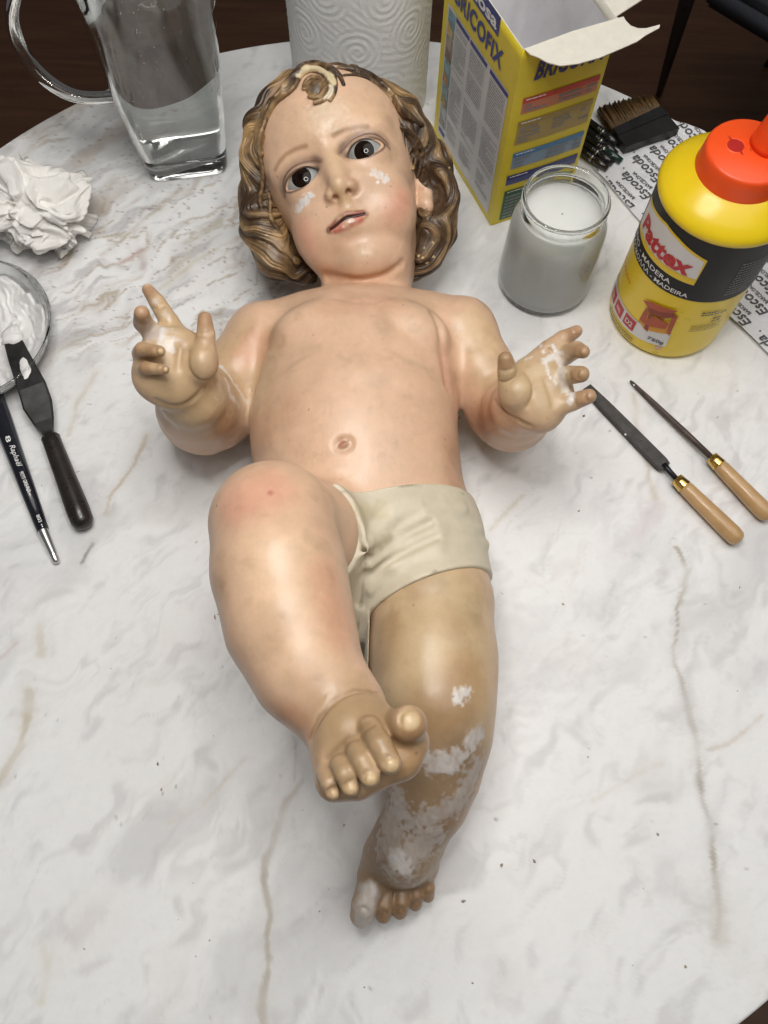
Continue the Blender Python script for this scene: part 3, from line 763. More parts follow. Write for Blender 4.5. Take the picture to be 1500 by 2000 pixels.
# old varnish and handling dirt: blotches, rubs and fine hairlines over the whole figure
lum = col.mean(1, keepdims=True); col = lum + (col - lum) * 0.96
d1 = smoothstep(0.10, 0.85, nz(0.022, 71, 4)) * 0.26 + smoothstep(0.25, 0.95, nz(0.0075, 72, 4)) * 0.22; d1 = d1
col = col * (1 - d1[:, None]) + srgb(150, 116, 84) * d1[:, None]
rub = smoothstep(0.45, 1.0, vnoise(V * (0.6, 1.0, 1.0), .0042, 73, 4)) * smoothstep(-0.1, 0.6, nz(0.03, 74, 2)) * 0.13; col = col * (1 - rub[:, None]) + srgb(104, 82, 62) * rub[:, None]
# dark lines rubbed into joints and creases; chest ones paint in fold shade
dirt_and_shade = srgb(104, 74, 48)
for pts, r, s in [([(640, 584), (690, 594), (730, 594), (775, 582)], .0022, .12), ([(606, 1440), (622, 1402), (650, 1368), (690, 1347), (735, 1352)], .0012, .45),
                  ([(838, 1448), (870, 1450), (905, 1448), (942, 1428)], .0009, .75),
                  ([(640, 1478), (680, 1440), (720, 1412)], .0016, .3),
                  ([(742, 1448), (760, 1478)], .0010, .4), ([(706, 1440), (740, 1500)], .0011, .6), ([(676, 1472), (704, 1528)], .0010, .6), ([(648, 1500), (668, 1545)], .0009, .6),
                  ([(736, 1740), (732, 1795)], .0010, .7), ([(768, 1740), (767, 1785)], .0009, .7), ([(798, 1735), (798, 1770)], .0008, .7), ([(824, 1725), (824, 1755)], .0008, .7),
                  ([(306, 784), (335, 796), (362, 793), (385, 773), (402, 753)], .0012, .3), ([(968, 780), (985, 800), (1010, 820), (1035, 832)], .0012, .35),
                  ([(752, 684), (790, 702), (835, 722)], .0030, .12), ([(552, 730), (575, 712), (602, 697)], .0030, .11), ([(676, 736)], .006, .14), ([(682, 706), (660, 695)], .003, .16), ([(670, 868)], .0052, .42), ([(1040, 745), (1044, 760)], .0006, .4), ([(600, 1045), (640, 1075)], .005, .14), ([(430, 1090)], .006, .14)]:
    paint(pts, r, dirt_and_shade, s, soft=.8, noise=.25, ns=.003, seed=7)
paint([(668, 866)], .003, srgb(186, 128, 108), .8, soft=.4)
# plaster filling, bare and smeared
wht, gry = srgb(226, 222, 218), srgb(196, 189, 184)
for pts, r, c, s, nn in [([(597, 390), (590, 400), (583, 408)], .0042, wht, 1, .9), ([(606, 383)], .003, wht, 1, .7), ([(733, 337), (742, 343), (752, 350)], .0038, wht, 1, 1.0), ([(738, 356)], .0016, wht, 1, .8),
                         ([(645, 216), (625, 232)], .013, srgb(222, 208, 180), .6, .7), ([(645, 354)], .0022, srgb(214, 196, 186), .8, 1.0), ([(705, 493)], .004, srgb(214, 196, 160), .6, .6),
                         ([(895, 1362), (910, 1352)], .0045, wht, .95, .9), ([(922, 1445), (935, 1432)], .0062, gry, 1, .5), ([(848, 1492), (880, 1490)], .0085, gry, 1, .7), ([(905, 1478), (925, 1462)], .002, gry, .9, .6),
                         ([(775, 1560), (800, 1600), (850, 1600), (900, 1560), (930, 1500)], .0085, srgb(182, 174, 168), .8, 1.1), ([(770, 1600), (760, 1650), (790, 1690), (830, 1640)], .013, srgb(184, 176, 170), .78, 1.1),
                         ([(772, 1672), (790, 1690)], .006, srgb(208, 202, 198), .9, .9), ([(840, 1690), (830, 1720)], .010, srgb(164, 146, 124), .6, .8), ([(718, 1745), (708, 1785), (712, 1800)], .0075, srgb(190, 184, 178), 1, .35),
                         ([(430, 716), (455, 748), (480, 785)], .0016, wht, .9, .7), ([(440, 760), (470, 800), (485, 790)], .012, srgb(206, 190, 166), .55, 1.3), ([(520, 720), (505, 780)], .010, srgb(208, 186, 160), .5, 1.3),
                         ([(440, 740), (447, 770), (466, 793)], .0018, wht, .8, 1.4), ([(300, 645), (315, 655), (325, 668)], .007, srgb(212, 204, 198), .8, .8), ([(285, 640), (300, 655)], .0055, srgb(196, 180, 172), .8, .5), ([(310, 668), (318, 655), (316, 643)], .0016, wht, 1, .7),
                         ([(330, 672), (335, 684)], .0025, wht, .7, 1.3), ([(302, 586), (305, 590)], .0022, srgb(212, 200, 190), .8, .9), ([(322, 613), (330, 618)], .003, srgb(212, 200, 186), .6, .7),
                         ([(1055, 672), (1062, 690)], .0011, wht, .9, .8), ([(1080, 674), (1084, 684), (1100, 690)], .0011, wht, .9, .8), ([(1065, 706), (1085, 694), (1092, 710), (1100, 730), (1104, 755), (1112, 770)], .0026, wht, .9, 1.0),
                         ([(1066, 706), (1070, 730), (1075, 738)], .0011, wht, .8, .9), ([(1094, 700), (1104, 715), (1095, 740)], .005, srgb(206, 192, 180), .6, 1.2), ([(1118, 770), (1113, 785)], .0026, wht, .8, 1.0), ([(1026, 702), (1036, 700)], .0016, wht, .6, 1.2), ([(1083, 745), (1086, 748)], .0010, wht, .8, .8)]:
    paint(pts, r, c, s, soft=.50, noise=nn * 0.60, ns=.0021, seed=9, streak=True)
paint([(790, 1480), (850, 1530), (810, 1560)], .012, srgb(150, 104, 52), .35, soft=.7, noise=.6, ns=.005, seed=12)
# face
blush = srgb(208, 132, 112)
paint([(788, 385), (775, 410)], .016, blush, .46, soft=1.0); paint([(590, 450), (598, 470)], .016, blush, .42, soft=1.0)
paint([(640, 530), (690, 540), (750, 530)], .011, srgb(194, 138, 102), .55, soft=.95); paint([(660, 330), (655, 300)], .010, srgb(206, 176, 138), .5, soft=.9)  # first stroke: orange paint below the chin, with its shade painted in
paint([(655, 365), (668, 385)], .009, srgb(202, 172, 128), .55, soft=.9); paint([(740, 215), (600, 260)], .02, srgb(220, 184, 150), .5, soft=.9)
socket_paint = srgb(116, 90, 78)  # dark grey-brown paint round the eyes, the figure's own colouring
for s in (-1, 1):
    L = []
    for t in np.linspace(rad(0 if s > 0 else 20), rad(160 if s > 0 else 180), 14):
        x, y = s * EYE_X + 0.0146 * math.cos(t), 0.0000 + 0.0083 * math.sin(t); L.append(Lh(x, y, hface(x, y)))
    paint(L, .0060, socket_paint, .52, soft=.95, world=True); paint(L, .0012, srgb(84, 58, 48), .75, soft=.7, world=True); paint([Lh(s * .0090, -.001, hface(s * .0090, -.001)), Lh(s * .0090, .006, hface(s * .0090, .006))], .0055, socket_paint, .5, soft=.95, world=True)
    for sg, cc, rr in ((1, srgb(58, 36, 28), .0017), (-1, srgb(96, 66, 56), .0011)):
        L = []
        for t in np.linspace(rad(-3), rad(183), 16):
            x = 0.0129 * math.cos(t); y = (0.0058 if sg > 0 else -0.0056) * abs(math.sin(t)) - 0.0009
            L.append(HC + HR @ np.array([s * EYE_X + x, y, EYE_Z + math.sqrt(max(1e-8, (EYE_R + .0012) ** 2 - x * x - y * y))]))
        paint(L, rr, cc, .8, soft=.7, world=True)
    x = s * (EYE_X + 0.0155)
    paint([Lh(s * (EYE_X + .0128), -.0008, hface(s * (EYE_X + .0128), -.0008)), Lh(x, -.0026, hface(x, -.0026))], .0008, srgb(80, 52, 42), .7, world=True)
paint([(538, 331), (546, 315), (558, 302), (578, 291), (598, 285)], .0026, srgb(134, 94, 52), .62, soft=1.0)
paint([(651, 265), (671, 254), (695, 248), (718, 247)], .0026, srgb(134, 94, 52), .58, soft=1.0)
paint([Lh(*p[:3]) for p in up], .0028, srgb(146, 78, 60), .88, soft=.5, world=True, noise=.2, ns=.003)
paint([Lh(*p[:3]) for p in lo[2:-2]], .0034, srgb(200, 112, 98), .9, soft=.5, world=True, noise=.2, ns=.003)
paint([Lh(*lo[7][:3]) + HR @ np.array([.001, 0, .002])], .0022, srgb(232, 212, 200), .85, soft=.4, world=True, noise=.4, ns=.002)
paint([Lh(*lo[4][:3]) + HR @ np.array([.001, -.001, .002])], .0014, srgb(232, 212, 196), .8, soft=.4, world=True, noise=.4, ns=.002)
paint([Lh(*p) for p in SLIT], .00130, srgb(52, 22, 20), .95, soft=.4, world=True); paint([Lh(*p) for p in SLIT[5:10]], .0015, srgb(52, 22, 20), .8, soft=.5, world=True)
for s in (-1, 1): paint([Lh(s * .0044, -.0242, .0520)], .0026, srgb(84, 56, 40), .75, soft=.5, world=True)
# chips and specks
order = np.argsort(V[:, 0]); vx = V[order, 0]; vis = V[(V[:, 2] > 0.03)]
for p in vis[rng.integers(0, len(vis), 130)]:
    d = order[np.searchsorted(vx, p[0] - .0015):np.searchsorted(vx, p[0] + .0015)]; d = d[(np.abs(V[d, 1] - p[1]) < .0015) & (np.abs(V[d, 2] - p[2]) < .0015)]
    w = smoothstep(1, .4, np.linalg.norm(V[d] - p, axis=1) / rng.uniform(.0005, .0010)) * rng.uniform(.2, .7)
    c = srgb(96, 70, 48) if rng.random() < .75 else srgb(224, 214, 200)
    col[d] = col[d] * (1 - w[:, None]) + c * w[:, None]
V = V + vnormals(V, Q) * (thick * (0.00032 + 0.00016 * nz(0.0022, 77, 2)))[:, None]
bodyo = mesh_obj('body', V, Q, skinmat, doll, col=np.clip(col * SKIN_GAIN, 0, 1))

# ------------------------------------------------------------------ glass eyes
mw, nt, p = new_mat('eye_white_glass')
tc = N(nt, 'ShaderNodeTexCoord'); nn = N(nt, 'ShaderNodeTexNoise', i_Scale=260.0, i_Detail=5.0); nt.links.new(tc.outputs['Object'], nn.inputs[0])
r_ = ramp(nt, nn.outputs[0], [(0.3, (0.27, 0.28, 0.275)), (0.7, (0.36, 0.37, 0.36))]); nt.links.new(r_.outputs[0], p.inputs['Base Color'])
p.inputs['Roughness'].default_value = 0.05; p.inputs['Specular IOR Level'].default_value = 0.25
mi = painted('iris_glass', rough=0.12, bump=0.0, var=0.1); mi.node_tree.nodes['Principled BSDF'].inputs['Specular IOR Level'].default_value = 0.25; mi.node_tree.links.remove(mi.node_tree.nodes['Principled BSDF'].inputs['Roughness'].links[0]); mi.node_tree.nodes['Principled BSDF'].inputs['Roughness'].default_value = 0.04
for s, pxy in ((-1, (587.5, 345)), (1, (710.5, 293.5))):
    c = Lh(s * EYE_X, 0, EYE_Z)
    prof = [(EYE_R * math.sin(t), -EYE_R * math.cos(t)) for t in np.linspace(0.004, math.pi - 0.004, 40)]
    ev, ef = lathe(prof, 56, c)
    eye = mesh_obj('eye', ev, ef, mw, doll)
    w = C2W @ np.array([pxy[0] - 750.0, 1000.0 - pxy[1], FPX]); w /= np.linalg.norm(w); o = np.array([0, 0, CAM_H]) - c
    bb = o @ w; t = -bb - math.sqrt(bb * bb - (o @ o - EYE_R ** 2)); g = o + t * w; g /= np.linalg.norm(g)
    F3 = frame(HR[:, 1], g); F3 = np.stack([np.cross(F3[:, 1], g), np.cross(g, np.cross(F3[:, 1], g)), g], 1)
    iv, ic, nr, na = [], [], 22, 64
    for i in range(nr):
        e = 0.0062 * i / (nr - 1); th = math.asin(min(0.99, e / EYE_R)); rr = EYE_R + 0.00012
        for j in range(na):
            a = 2 * math.pi * j / na
            iv.append(c + F3 @ np.array([math.sin(th) * math.cos(a), math.sin(th) * math.sin(a), math.cos(th)]) * rr)
            q = i / (nr - 1)
            k = (0.0035, 0.003, 0.003) if q < 0.30 else (np.array((0.013, 0.0065, 0.004)) * (0.6 + 0.7 * rng.random()) if q < 0.9 else (0.008, 0.005, 0.004))
            ic.append(k)
    iff = [(i * na + j, i * na + (j + 1) % na, (i + 1) * na + (j + 1) % na, (i + 1) * na + j) for i in range(nr - 1) for j in range(na)]
    mesh_obj('iris', np.array(iv), iff, mi, eye, col=np.array(ic))
# teeth between the lips
tm = simple('tooth_white', (0.45, 0.40, 0.34), 0.3, noise=0.08)
for k, x in enumerate((-0.0032, -0.0009, 0.0014, 0.0036)):
    y = slit_y(x); x -= MX; z = hface(x, y) - 0.0004
    iv = []
    for dz in (-0.0008, 0.0005):
        for dx, dy in ((-.0008, .0001), (.0008, .0001), (.0007, .0008), (-.0007, .0008)): iv.append(Lh(x + dx, y + dy, z + dz))
    mesh_obj('tooth', iv, [(3, 2, 1, 0), (4, 5, 6, 7), (0, 1, 5, 4), (1, 2, 6, 5), (2, 3, 7, 6), (3, 0, 4, 7)], tm, doll)
# ------------------------------------------------------------------ carved hair
hair = Vol(spans((-0.105, 0.085, 0.70e-3)), spans((0.225, 0.475, 0.70e-3)), spans((-0.003, 0.150, 0.74e-3)))
h = hair
h.ell(Lh(0.003, 0.026, -0.016), (0.0545, 0.0610, 0.0600), HR, k=0.01)
for L in ([(588, 160, .098, 30), (536, 203, .100, 26), (508, 250, .095, 25), (500, 310, .087, 25), (512, 380, .070, 38), (515, 440, .060, 40), (545, 500, .048, 40), (598, 532, .040, 24)],
          [(640, 150, .092, 30), (700, 150, .092, 28), (752, 175, .090, 26), (790, 215, .086, 24), (815, 265, .080, 26), (840, 320, .072, 34), (852, 385, .064, 38), (845, 445, .055, 42), (822, 495, .045, 38), (802, 528, .038, 20)]):
    limb(h, L, 0.008)
# the face stays free
def face_gap(X, Y, Z):
    x = (X - HC[0]) * HR[0, 0] + (Y - HC[1]) * HR[1, 0] + (Z - HC[2]) * HR[2, 0]
    y = (X - HC[0]) * HR[0, 1] + (Y - HC[1]) * HR[1, 1] + (Z - HC[2]) * HR[2, 1]
    z = (X - HC[0]) * HR[0, 2] + (Y - HC[1]) * HR[1, 2] + (Z - HC[2]) * HR[2, 2]
    q = np.sqrt(((x - 0.001) / 0.0400) ** 2 + ((y + 0.012) / 0.059) ** 2)
    return np.maximum((q - 1) * 0.0425, -0.012 - z)
h.op(face_gap, HC - 0.1, HC + 0.1, 0.006, 'cut')
# band of hair along the brow line
for L in ([(575, 165), (556, 182), (538, 198), (524, 218), (515, 242), (511, 266), (509, 290), (511, 315)], [(690, 140), (728, 150), (755, 172), (772, 196), (782, 222), (790, 250), (797, 280)]):
    P = [body.hit(*p) for p in L]; P = [p for p in P if p is not None]
    if len(P) > 2: h.chain([(p - HR[:, 2] * 0.003, 0.0050) for p in P], 0.004)
# ear hollow on his left side
h.ell(Lh(0.0520, -0.0230, 0.0040), (0.0120, 0.0170, 0.0150), HR, k=0.004, mode='cut')
# locks: wavy ridges that run round the head from the forelock to the neck
m = np.abs(h.D) < 0.006
I3 = np.argwhere(m); HP = np.stack([h.ax[i][I3[:, i]] for i in range(3)], 1).astype(np.float64)
def lock_pattern(P):
    q = (P - HC) @ HR; x, y, z = q[:, 0], q[:, 1] + 0.006, q[:, 2] + 0.012
    th = np.arctan2(x, y); sd = np.sign(x); th = np.abs(th)
    ph = np.arctan2(np.sqrt(x * x + y * y), z) * 0.060
    wv = vnoise(P, 0.030, 21, 2)
    c = ph + 0.0042 * np.sin(8.5 * th + 1.2 * sd + 1.3 * wv) + 0.0018 * wv + 0.0012 * np.sin(17 * th + 2.0 * wv)
    u = c / 0.0078; f = np.abs(u - np.floor(u) - 0.5) * 2            # 0 on the ridge, 1 in the parting
    lockn = np.floor(u)
    g = 1 - f ** 1.7
    u2 = c / 0.0026 + 0.35 * wv; f2 = np.abs(u2 - np.floor(u2) - 0.5) * 2
    return g, 1 - f2 ** 1.3, lockn, th, c
g, g2, lockn, th_, _c = lock_pattern(HP)
amp = 0.0028 * (0.75 + 0.35 * np.sin(lockn * 2.4 + th_ * 3.0))
h.D[m] -= (amp * (g - 0.45) + 0.00060 * (g2 - 0.5)).astype(f32)
h0 = h.D.copy()
# the curl on the forehead and the short locks beside it
def curl(pts, w, lift=0.0):
    P = []
    for p in pts:
        cand = [q for q in (body.hit(*p), h.hit(*p)) if q is not None]
        if cand: P.append(min(cand, key=depth))
    P = [p for i, p in enumerate(P) if i == 0 or np.linalg.norm(p - P[i - 1]) < 0.02]
    if len(P) < 3: return
    for _ in range(2):
        R_ = []
        for a, c in zip(P[:-1], P[1:]): R_ += [a, (a + c) / 2]
        P = R_ + [P[-1]]; P = [P[0]] + [(P[i - 1] + 2 * P[i] + P[i + 1]) / 4 for i in range(1, len(P) - 1)] + [P[-1]]
    n_ = len(P); out = []
    for i, p in enumerate(P):
        e = i / (n_ - 1); r = w * MPP(p) * (0.55 + 0.6 * math.sin(math.pi * (0.1 + 0.8 * e)))
        nrm = (p - Lh(0, 0.02, -0.01)); nrm /= np.linalg.norm(nrm); out.append((p + nrm * (0.15 * r + lift), r))
    h.chain(out, 0.0012, kin=0)
    sdv = np.array([0.0, 0.0, 0.0])
    for t in (-0.45, 0.45):
        Q2 = []
        for i in range(1, n_ - 1):
            p, r = out[i]; tg = out[i + 1][0] - out[i - 1][0]; nrm = p - Lh(0, 0.02, -0.01); nrm /= np.linalg.norm(nrm)
            sdv = np.cross(tg, nrm); sdv /= np.linalg.norm(sdv) + 1e-9; Q2.append(p + nrm * r * 0.93 + sdv * r * t)
        if len(Q2) > 1: h.chain([(p, 0.00038) for p in Q2], 0.0005, 'cut', kin=0)
def arc(cx, cy, r, a0, a1, n=14): return [(cx + r * math.cos(rad(a)), cy - r * math.sin(rad(a))) for a in np.linspace(a0, a1, n)]
for L, w, lf in [(arc(614, 174, 20, 190, -120, 16), 4.6, 0.0012), ([(545, 197), (562, 188), (576, 176)] + arc(613, 172, 32, 165, -85, 14), 5.8, 0.0016), ([(540, 190), (556, 176), (570, 160)] + arc(612, 170, 43, 145, -40, 14), 6.0, 0.0008),
             ([(552, 168), (570, 148), (592, 134), (618, 127), (645, 131), (663, 146), (671, 166)], 6.0, 0.0),
             ([(660, 134), (690, 134), (720, 144), (745, 162), (765, 180)], 5.5, 0.0), ([(672, 148), (700, 146), (728, 156), (752, 174), (768, 196), (776, 218)], 4.5, 0.0),
             ([(745, 165), (762, 180), (772, 198), (778, 216), (788, 230), (802, 238)], 5.0, 0.001), ([(770, 190), (782, 210), (790, 226), (806, 236), (822, 246)], 5.0, 0.001),
             ([(781, 250), (792, 262), (804, 276), (810, 294), (810, 312), (804, 330)], 4.6, 0.001), ([(790, 252), (806, 266), (818, 284), (822, 304), (818, 326), (812, 345)], 5.0, 0.001),
             ([(552, 184), (536, 200), (524, 220), (514, 244), (510, 268)], 5.0, 0.0), ([(520, 240), (510, 262), (508, 290), (512, 316), (516, 340)], 4.6, 0.001),
             ([(514, 318), (518, 342), (514, 366), (508, 388), (514, 408)], 4.6, 0.001), ([(528, 378), (530, 400), (528, 420), (538, 438), (552, 456)], 4.2, 0.001)]:
    curl(L, w, lf)
_q = body.hit(614, 174); h.ell(_q + HR[:, 2] * 0.0004, (0.0055, 0.0055, 0.0020), HR, k=0.001)
HV, HQ = h.mesh(); HV = relax(HV, HQ, 1, 0.4)
_D = h.D; h.D = h0; prd_ = h.sample(HV); h.D = _D
pn = lock_pattern(HV); gold = smoothstep(0.25, 0.95, pn[0]) * (0.55 + 0.45 * pn[1])
Pb = body.sample(np.clip(HV, [a[0] for a in body.ax], [a[-1] for a in body.ax]))
q = (HV - HC) @ HR
front = smoothstep(-0.004, 0.014, q[:, 2])                     # the locks framing the face are gilded most
n1 = vnoise(HV, 0.0022, 3, 3); n2 = vnoise(HV, 0.02, 4, 3)
up01 = smoothstep(0.27, 0.38, HV[:, 1])
q2 = q.copy(); fl = vnoise(np.stack([pn[2] * 0.37, pn[3] * 3.0, 0 * pn[3]], 1), 1.0, 15, 3)       # gilding comes and goes along each lock
gold = np.clip(smoothstep(0.60, 1.0, pn[0]) * (0.05 + 0.85 * fl) * (0.45 + 0.55 * up01) + front * (0.12 + 0.5 * n2 + 0.25 * (pn[1] - 0.5)) * up01 + 0.10 * n1, 0, 0.9)
hc = srgb(70, 52, 36)[None] * (1 - gold[:, None]) + (srgb(130, 100, 64)[None] * (1 - up01[:, None]) + srgb(184, 150, 104)[None] * up01[:, None]) * gold[:, None]
hc = hc * (1 + 0.22 * n2 + 0.15 * n1)[:, None]
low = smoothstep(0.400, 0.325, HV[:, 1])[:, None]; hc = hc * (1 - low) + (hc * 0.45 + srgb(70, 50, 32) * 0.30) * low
def hpaint(pts, r, c, s, noise, ns=.003):
    global hc
    best = np.full(len(HV), 9.0); P = [h.hit(*p) for p in pts]; P = [p for p in P if p is not None]
    for p, p2 in zip(P, P[1:] + P[-1:]):
        ab = p2 - p; t = np.clip((HV - p) @ ab / (ab @ ab + 1e-12), 0, 1); best = np.minimum(best, np.linalg.norm(HV - p - t[:, None] * ab, axis=1))
    w = smoothstep(1, .6, best / r + noise * vnoise(HV, ns, 8, 3)) * s
    hc = hc * (1 - w[:, None]) + np.asarray(c) * w[:, None]
hpaint([(590, 146), (600, 135), (612, 132), (622, 132), (635, 138), (645, 148), (650, 162)], .0030, srgb(222, 204, 166), .85, .25); hpaint([(646, 168), (647, 176), (643, 186), (636, 193)], .0018, srgb(228, 216, 190), .85, .25)
hpaint([(583, 148), (588, 150)], .002, srgb(226, 208, 170), .8, .5)
for p in [(834, 513), (826, 503), (818, 500), (822, 512), (847, 502), (846, 474), (829, 484), (521, 459), (842, 394), (844, 388), (877, 327), (760, 176)]: hpaint([p], .0009, srgb(214, 190, 140), .8, .6)
hpaint([(614, 174)], .0042, srgb(66, 50, 34), .85, .3)
hairmat = painted('hair_paint', rough=0.40, bump=0.25, bscale=700, var=0.18, coat=0.08)
# fine combed strands that follow the locks
nt = hairmat.node_tree; pb = nt.nodes['Principled BSDF']; at = N(nt, 'ShaderNodeAttribute', attribute_name='strand')
mu = N(nt, 'ShaderNodeMath', operation='MULTIPLY', i_1=2 * math.pi / 0.00110); nt.links.new(at.outputs['Fac'], mu.inputs[0]); sn = N(nt, 'ShaderNodeMath', operation='SINE'); nt.links.new(mu.outputs[0], sn.inputs[0])
bp = N(nt, 'ShaderNodeBump', i_Strength=0.45, i_Distance=0.0004); nt.links.new(sn.outputs[0], bp.inputs['Height']); old = pb.inputs['Normal'].links[0].from_socket; nt.links.new(old, bp.inputs['Normal']); nt.links.new(bp.outputs[0], pb.inputs['Normal'])
cs = pb.inputs['Base Color'].links[0].from_socket; mr = N(nt, 'ShaderNodeMapRange'); mr.inputs[1].default_value = -1; mr.inputs[3].default_value = 0.86; mr.inputs[4].default_value = 1.10; nt.links.new(sn.outputs[0], mr.inputs[0])
sc2 = N(nt, 'ShaderNodeVectorMath', operation='SCALE'); nt.links.new(cs, sc2.inputs[0]); nt.links.new(mr.outputs[0], sc2.inputs['Scale']); nt.links.new(sc2.outputs[0], pb.inputs['Base Color'])
hairo = mesh_obj('hair', HV, HQ, hairmat, doll, col=np.clip(hc, 0, 1), attrs={'strand': np.where(prd_ > 0.0010, 0.0, pn[4])})
# ------------------------------------------------------------------ carved shorts
sh = Vol(spans((-0.085, 0.095, 0.75e-3)), spans((0.055, 0.250, 0.75e-3)), spans((-0.003, 0.165, 0.75e-3)))
trunk(sh, 0.0018); thighs(sh, 0.0022)
sh.chain([B(710, 1090, .075, 32), B(698, 1180, .060, 24), B(694, 1232, .050, 20)], 0.010)
sh.D = np.minimum(sh.D, body.resample(sh.ax) - f32(0.0020))
def plane_cut(v, n, p):
    n = np.asarray(n, float) / np.linalg.norm(n)
    lo = [a[0] for a in v.ax]; hi = [a[-1] for a in v.ax]
    v.op(lambda X, Y, Z: -((X - p[0]) * n[0] + (Y - p[1]) * n[1] + (Z - p[2]) * n[2]) + 0 * X * Y * Z, lo, hi, 0.0012, 'cut')
# folds
FG = 2.1
FOLDS = [([(700, 1088), (760, 1045), (830, 1008), (905, 992)], .0026), ([(708, 1108), (770, 1072), (850, 1034), (935, 1030)], .0030), ([(722, 1150), (765, 1102), (850, 1068), (948, 1062)], .0030),
         ([(686, 985), (700, 1040), (712, 1085)], .0020), ([(705, 1080), (730, 1040), (770, 1005), (820, 985)], .0018)]
for L, r in FOLDS:
    P = [sh.hit(*p) for p in L]; P = [p for p in P if p is not None]
    r = r * FG; rr = [r * 0.3 + r * 0.8 * math.sin(math.pi * k / max(1, len(P) - 1)) for k in range(len(P))]
    if len(P) > 1: sh.chain([(P[k] - (0, 0, rr[k] * .55), rr[k]) for k in range(len(P))], 0.0045)
for L, r in [([(690, 992), (760, 978), (850, 966), (918, 990)], .0007), ([(704, 1098), (765, 1058), (840, 1020), (920, 1010)], .0012), ([(714, 1128), (768, 1086), (850, 1050), (940, 1046)], .0012), ([(714, 1100), (705, 1180), (697, 1245)], .0012), ([(692, 1000), (706, 1060), (714, 1090)], .0010)]:
    groove(sh, L, r, 0.004)
sh.D = np.minimum(sh.D, body.resample(sh.ax) - f32(0.0011))
w1, w2 = sh.hit(672, 959), sh.hit(905, 962); wm = sh.hit(800, 944)
d = w2 - w1; n = np.array([-d[1], d[0], 0.0]); n = n if n[1] > 0 else -n
n = n / np.linalg.norm(n) + np.array([0, 0, -0.10])
plane_cut(sh, n, wm)
h1, h2, h3 = G(735, 1222, .05), sh.hit(850, 1119), G(955, 1144, .05)
d = h3 - h1; hn = np.array([-d[1], d[0], 0.0]); hn = hn if hn[1] < 0 else -hn
hn = hn / np.linalg.norm(hn) + np.array([0, 0, 0.10]); hn /= np.linalg.norm(hn); x0_ = G(720, 1200, .05)[0]
def hem(X, Y, Z):
    return np.maximum(-((X - h2[0]) * hn[0] + (Y - h2[1]) * hn[1] + (Z - h2[2]) * hn[2]), 0.001 - (X - x0_) + 0 * Y * Z)
sh.op(hem, [a[0] for a in sh.ax], [a[-1] for a in sh.ax], 0.0012, 'cut')
ka, kb = B(655, 1080, .046, 118)[0], B(535, 1020, .132, 112)[0]
ax_ = (kb - ka) / np.linalg.norm(kb - ka)
plane_cut(sh, ax_ + np.array([0.25, -0.1, 0.0]), ka + (kb - ka) * 0.66)
SV, SQ = sh.mesh(); SV = relax(SV, SQ, 1, 0.5)
sc_ = np.tile(srgb(204, 194, 172), (len(SV), 1)) * (1 + 0.07 * vnoise(SV, 0.02, 2, 4) + 0.03 * vnoise(SV, 0.004, 3, 3))[:, None]
def spaint(pts, r, c, s, noise=.4):
    global sc_
    P = [sh.hit(*p) for p in pts]; P = [p for p in P if p is not None]
    if not P: return
    best = np.full(len(SV), 9.0)
    for a, c2 in zip(P[:-1], P[1:]):
        ab = c2 - a; t = np.clip((SV - a) @ ab / (ab @ ab + 1e-12), 0, 1); best = np.minimum(best, np.linalg.norm(SV - a - t[:, None] * ab, axis=1))
    w = smoothstep(1, .2, best / r + noise * vnoise(SV, .004, 6, 3)) * s
    sc_ = sc_ * (1 - w[:, None]) + np.asarray(c) * w[:, None]
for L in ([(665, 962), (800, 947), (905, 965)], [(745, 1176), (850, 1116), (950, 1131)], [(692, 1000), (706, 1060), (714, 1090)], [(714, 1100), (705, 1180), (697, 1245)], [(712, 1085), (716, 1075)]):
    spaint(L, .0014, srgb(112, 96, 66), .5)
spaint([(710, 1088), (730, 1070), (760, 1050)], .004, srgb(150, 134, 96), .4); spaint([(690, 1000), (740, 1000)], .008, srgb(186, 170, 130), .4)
shortmat = painted('shorts_paint', rough=0.46, bump=0.12, bscale=400, var=0.07)
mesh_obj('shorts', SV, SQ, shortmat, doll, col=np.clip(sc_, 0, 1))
# ------------------------------------------------------------------ glass things
def glass_mat(name, tint=(0.97, 0.99, 0.98), rough=0.0, ior=1.47):
    m, nt, p = new_mat(name)
    p.inputs['Base Color'].default_value = (*tint, 1); p.inputs['Roughness'].default_value = rough
    p.inputs['Transmission Weight'].default_value = 1.0; p.inputs['IOR'].default_value = ior
    tc = N(nt, 'ShaderNodeTexCoord'); n = N(nt, 'ShaderNodeTexNoise', i_Scale=45.0, i_Detail=3.0); nt.links.new(tc.outputs['Object'], n.inputs[0])
    b = N(nt, 'ShaderNodeBump', i_Strength=0.04, i_Distance=0.001); nt.links.new(n.outputs[0], b.inputs['Height']); nt.links.new(b.outputs[0], p.inputs['Normal'])
    return m
gl = glass_mat('clear_glass'); water_m = glass_mat('clear_water', (0.95, 0.97, 0.97), 0.0, 1.33)
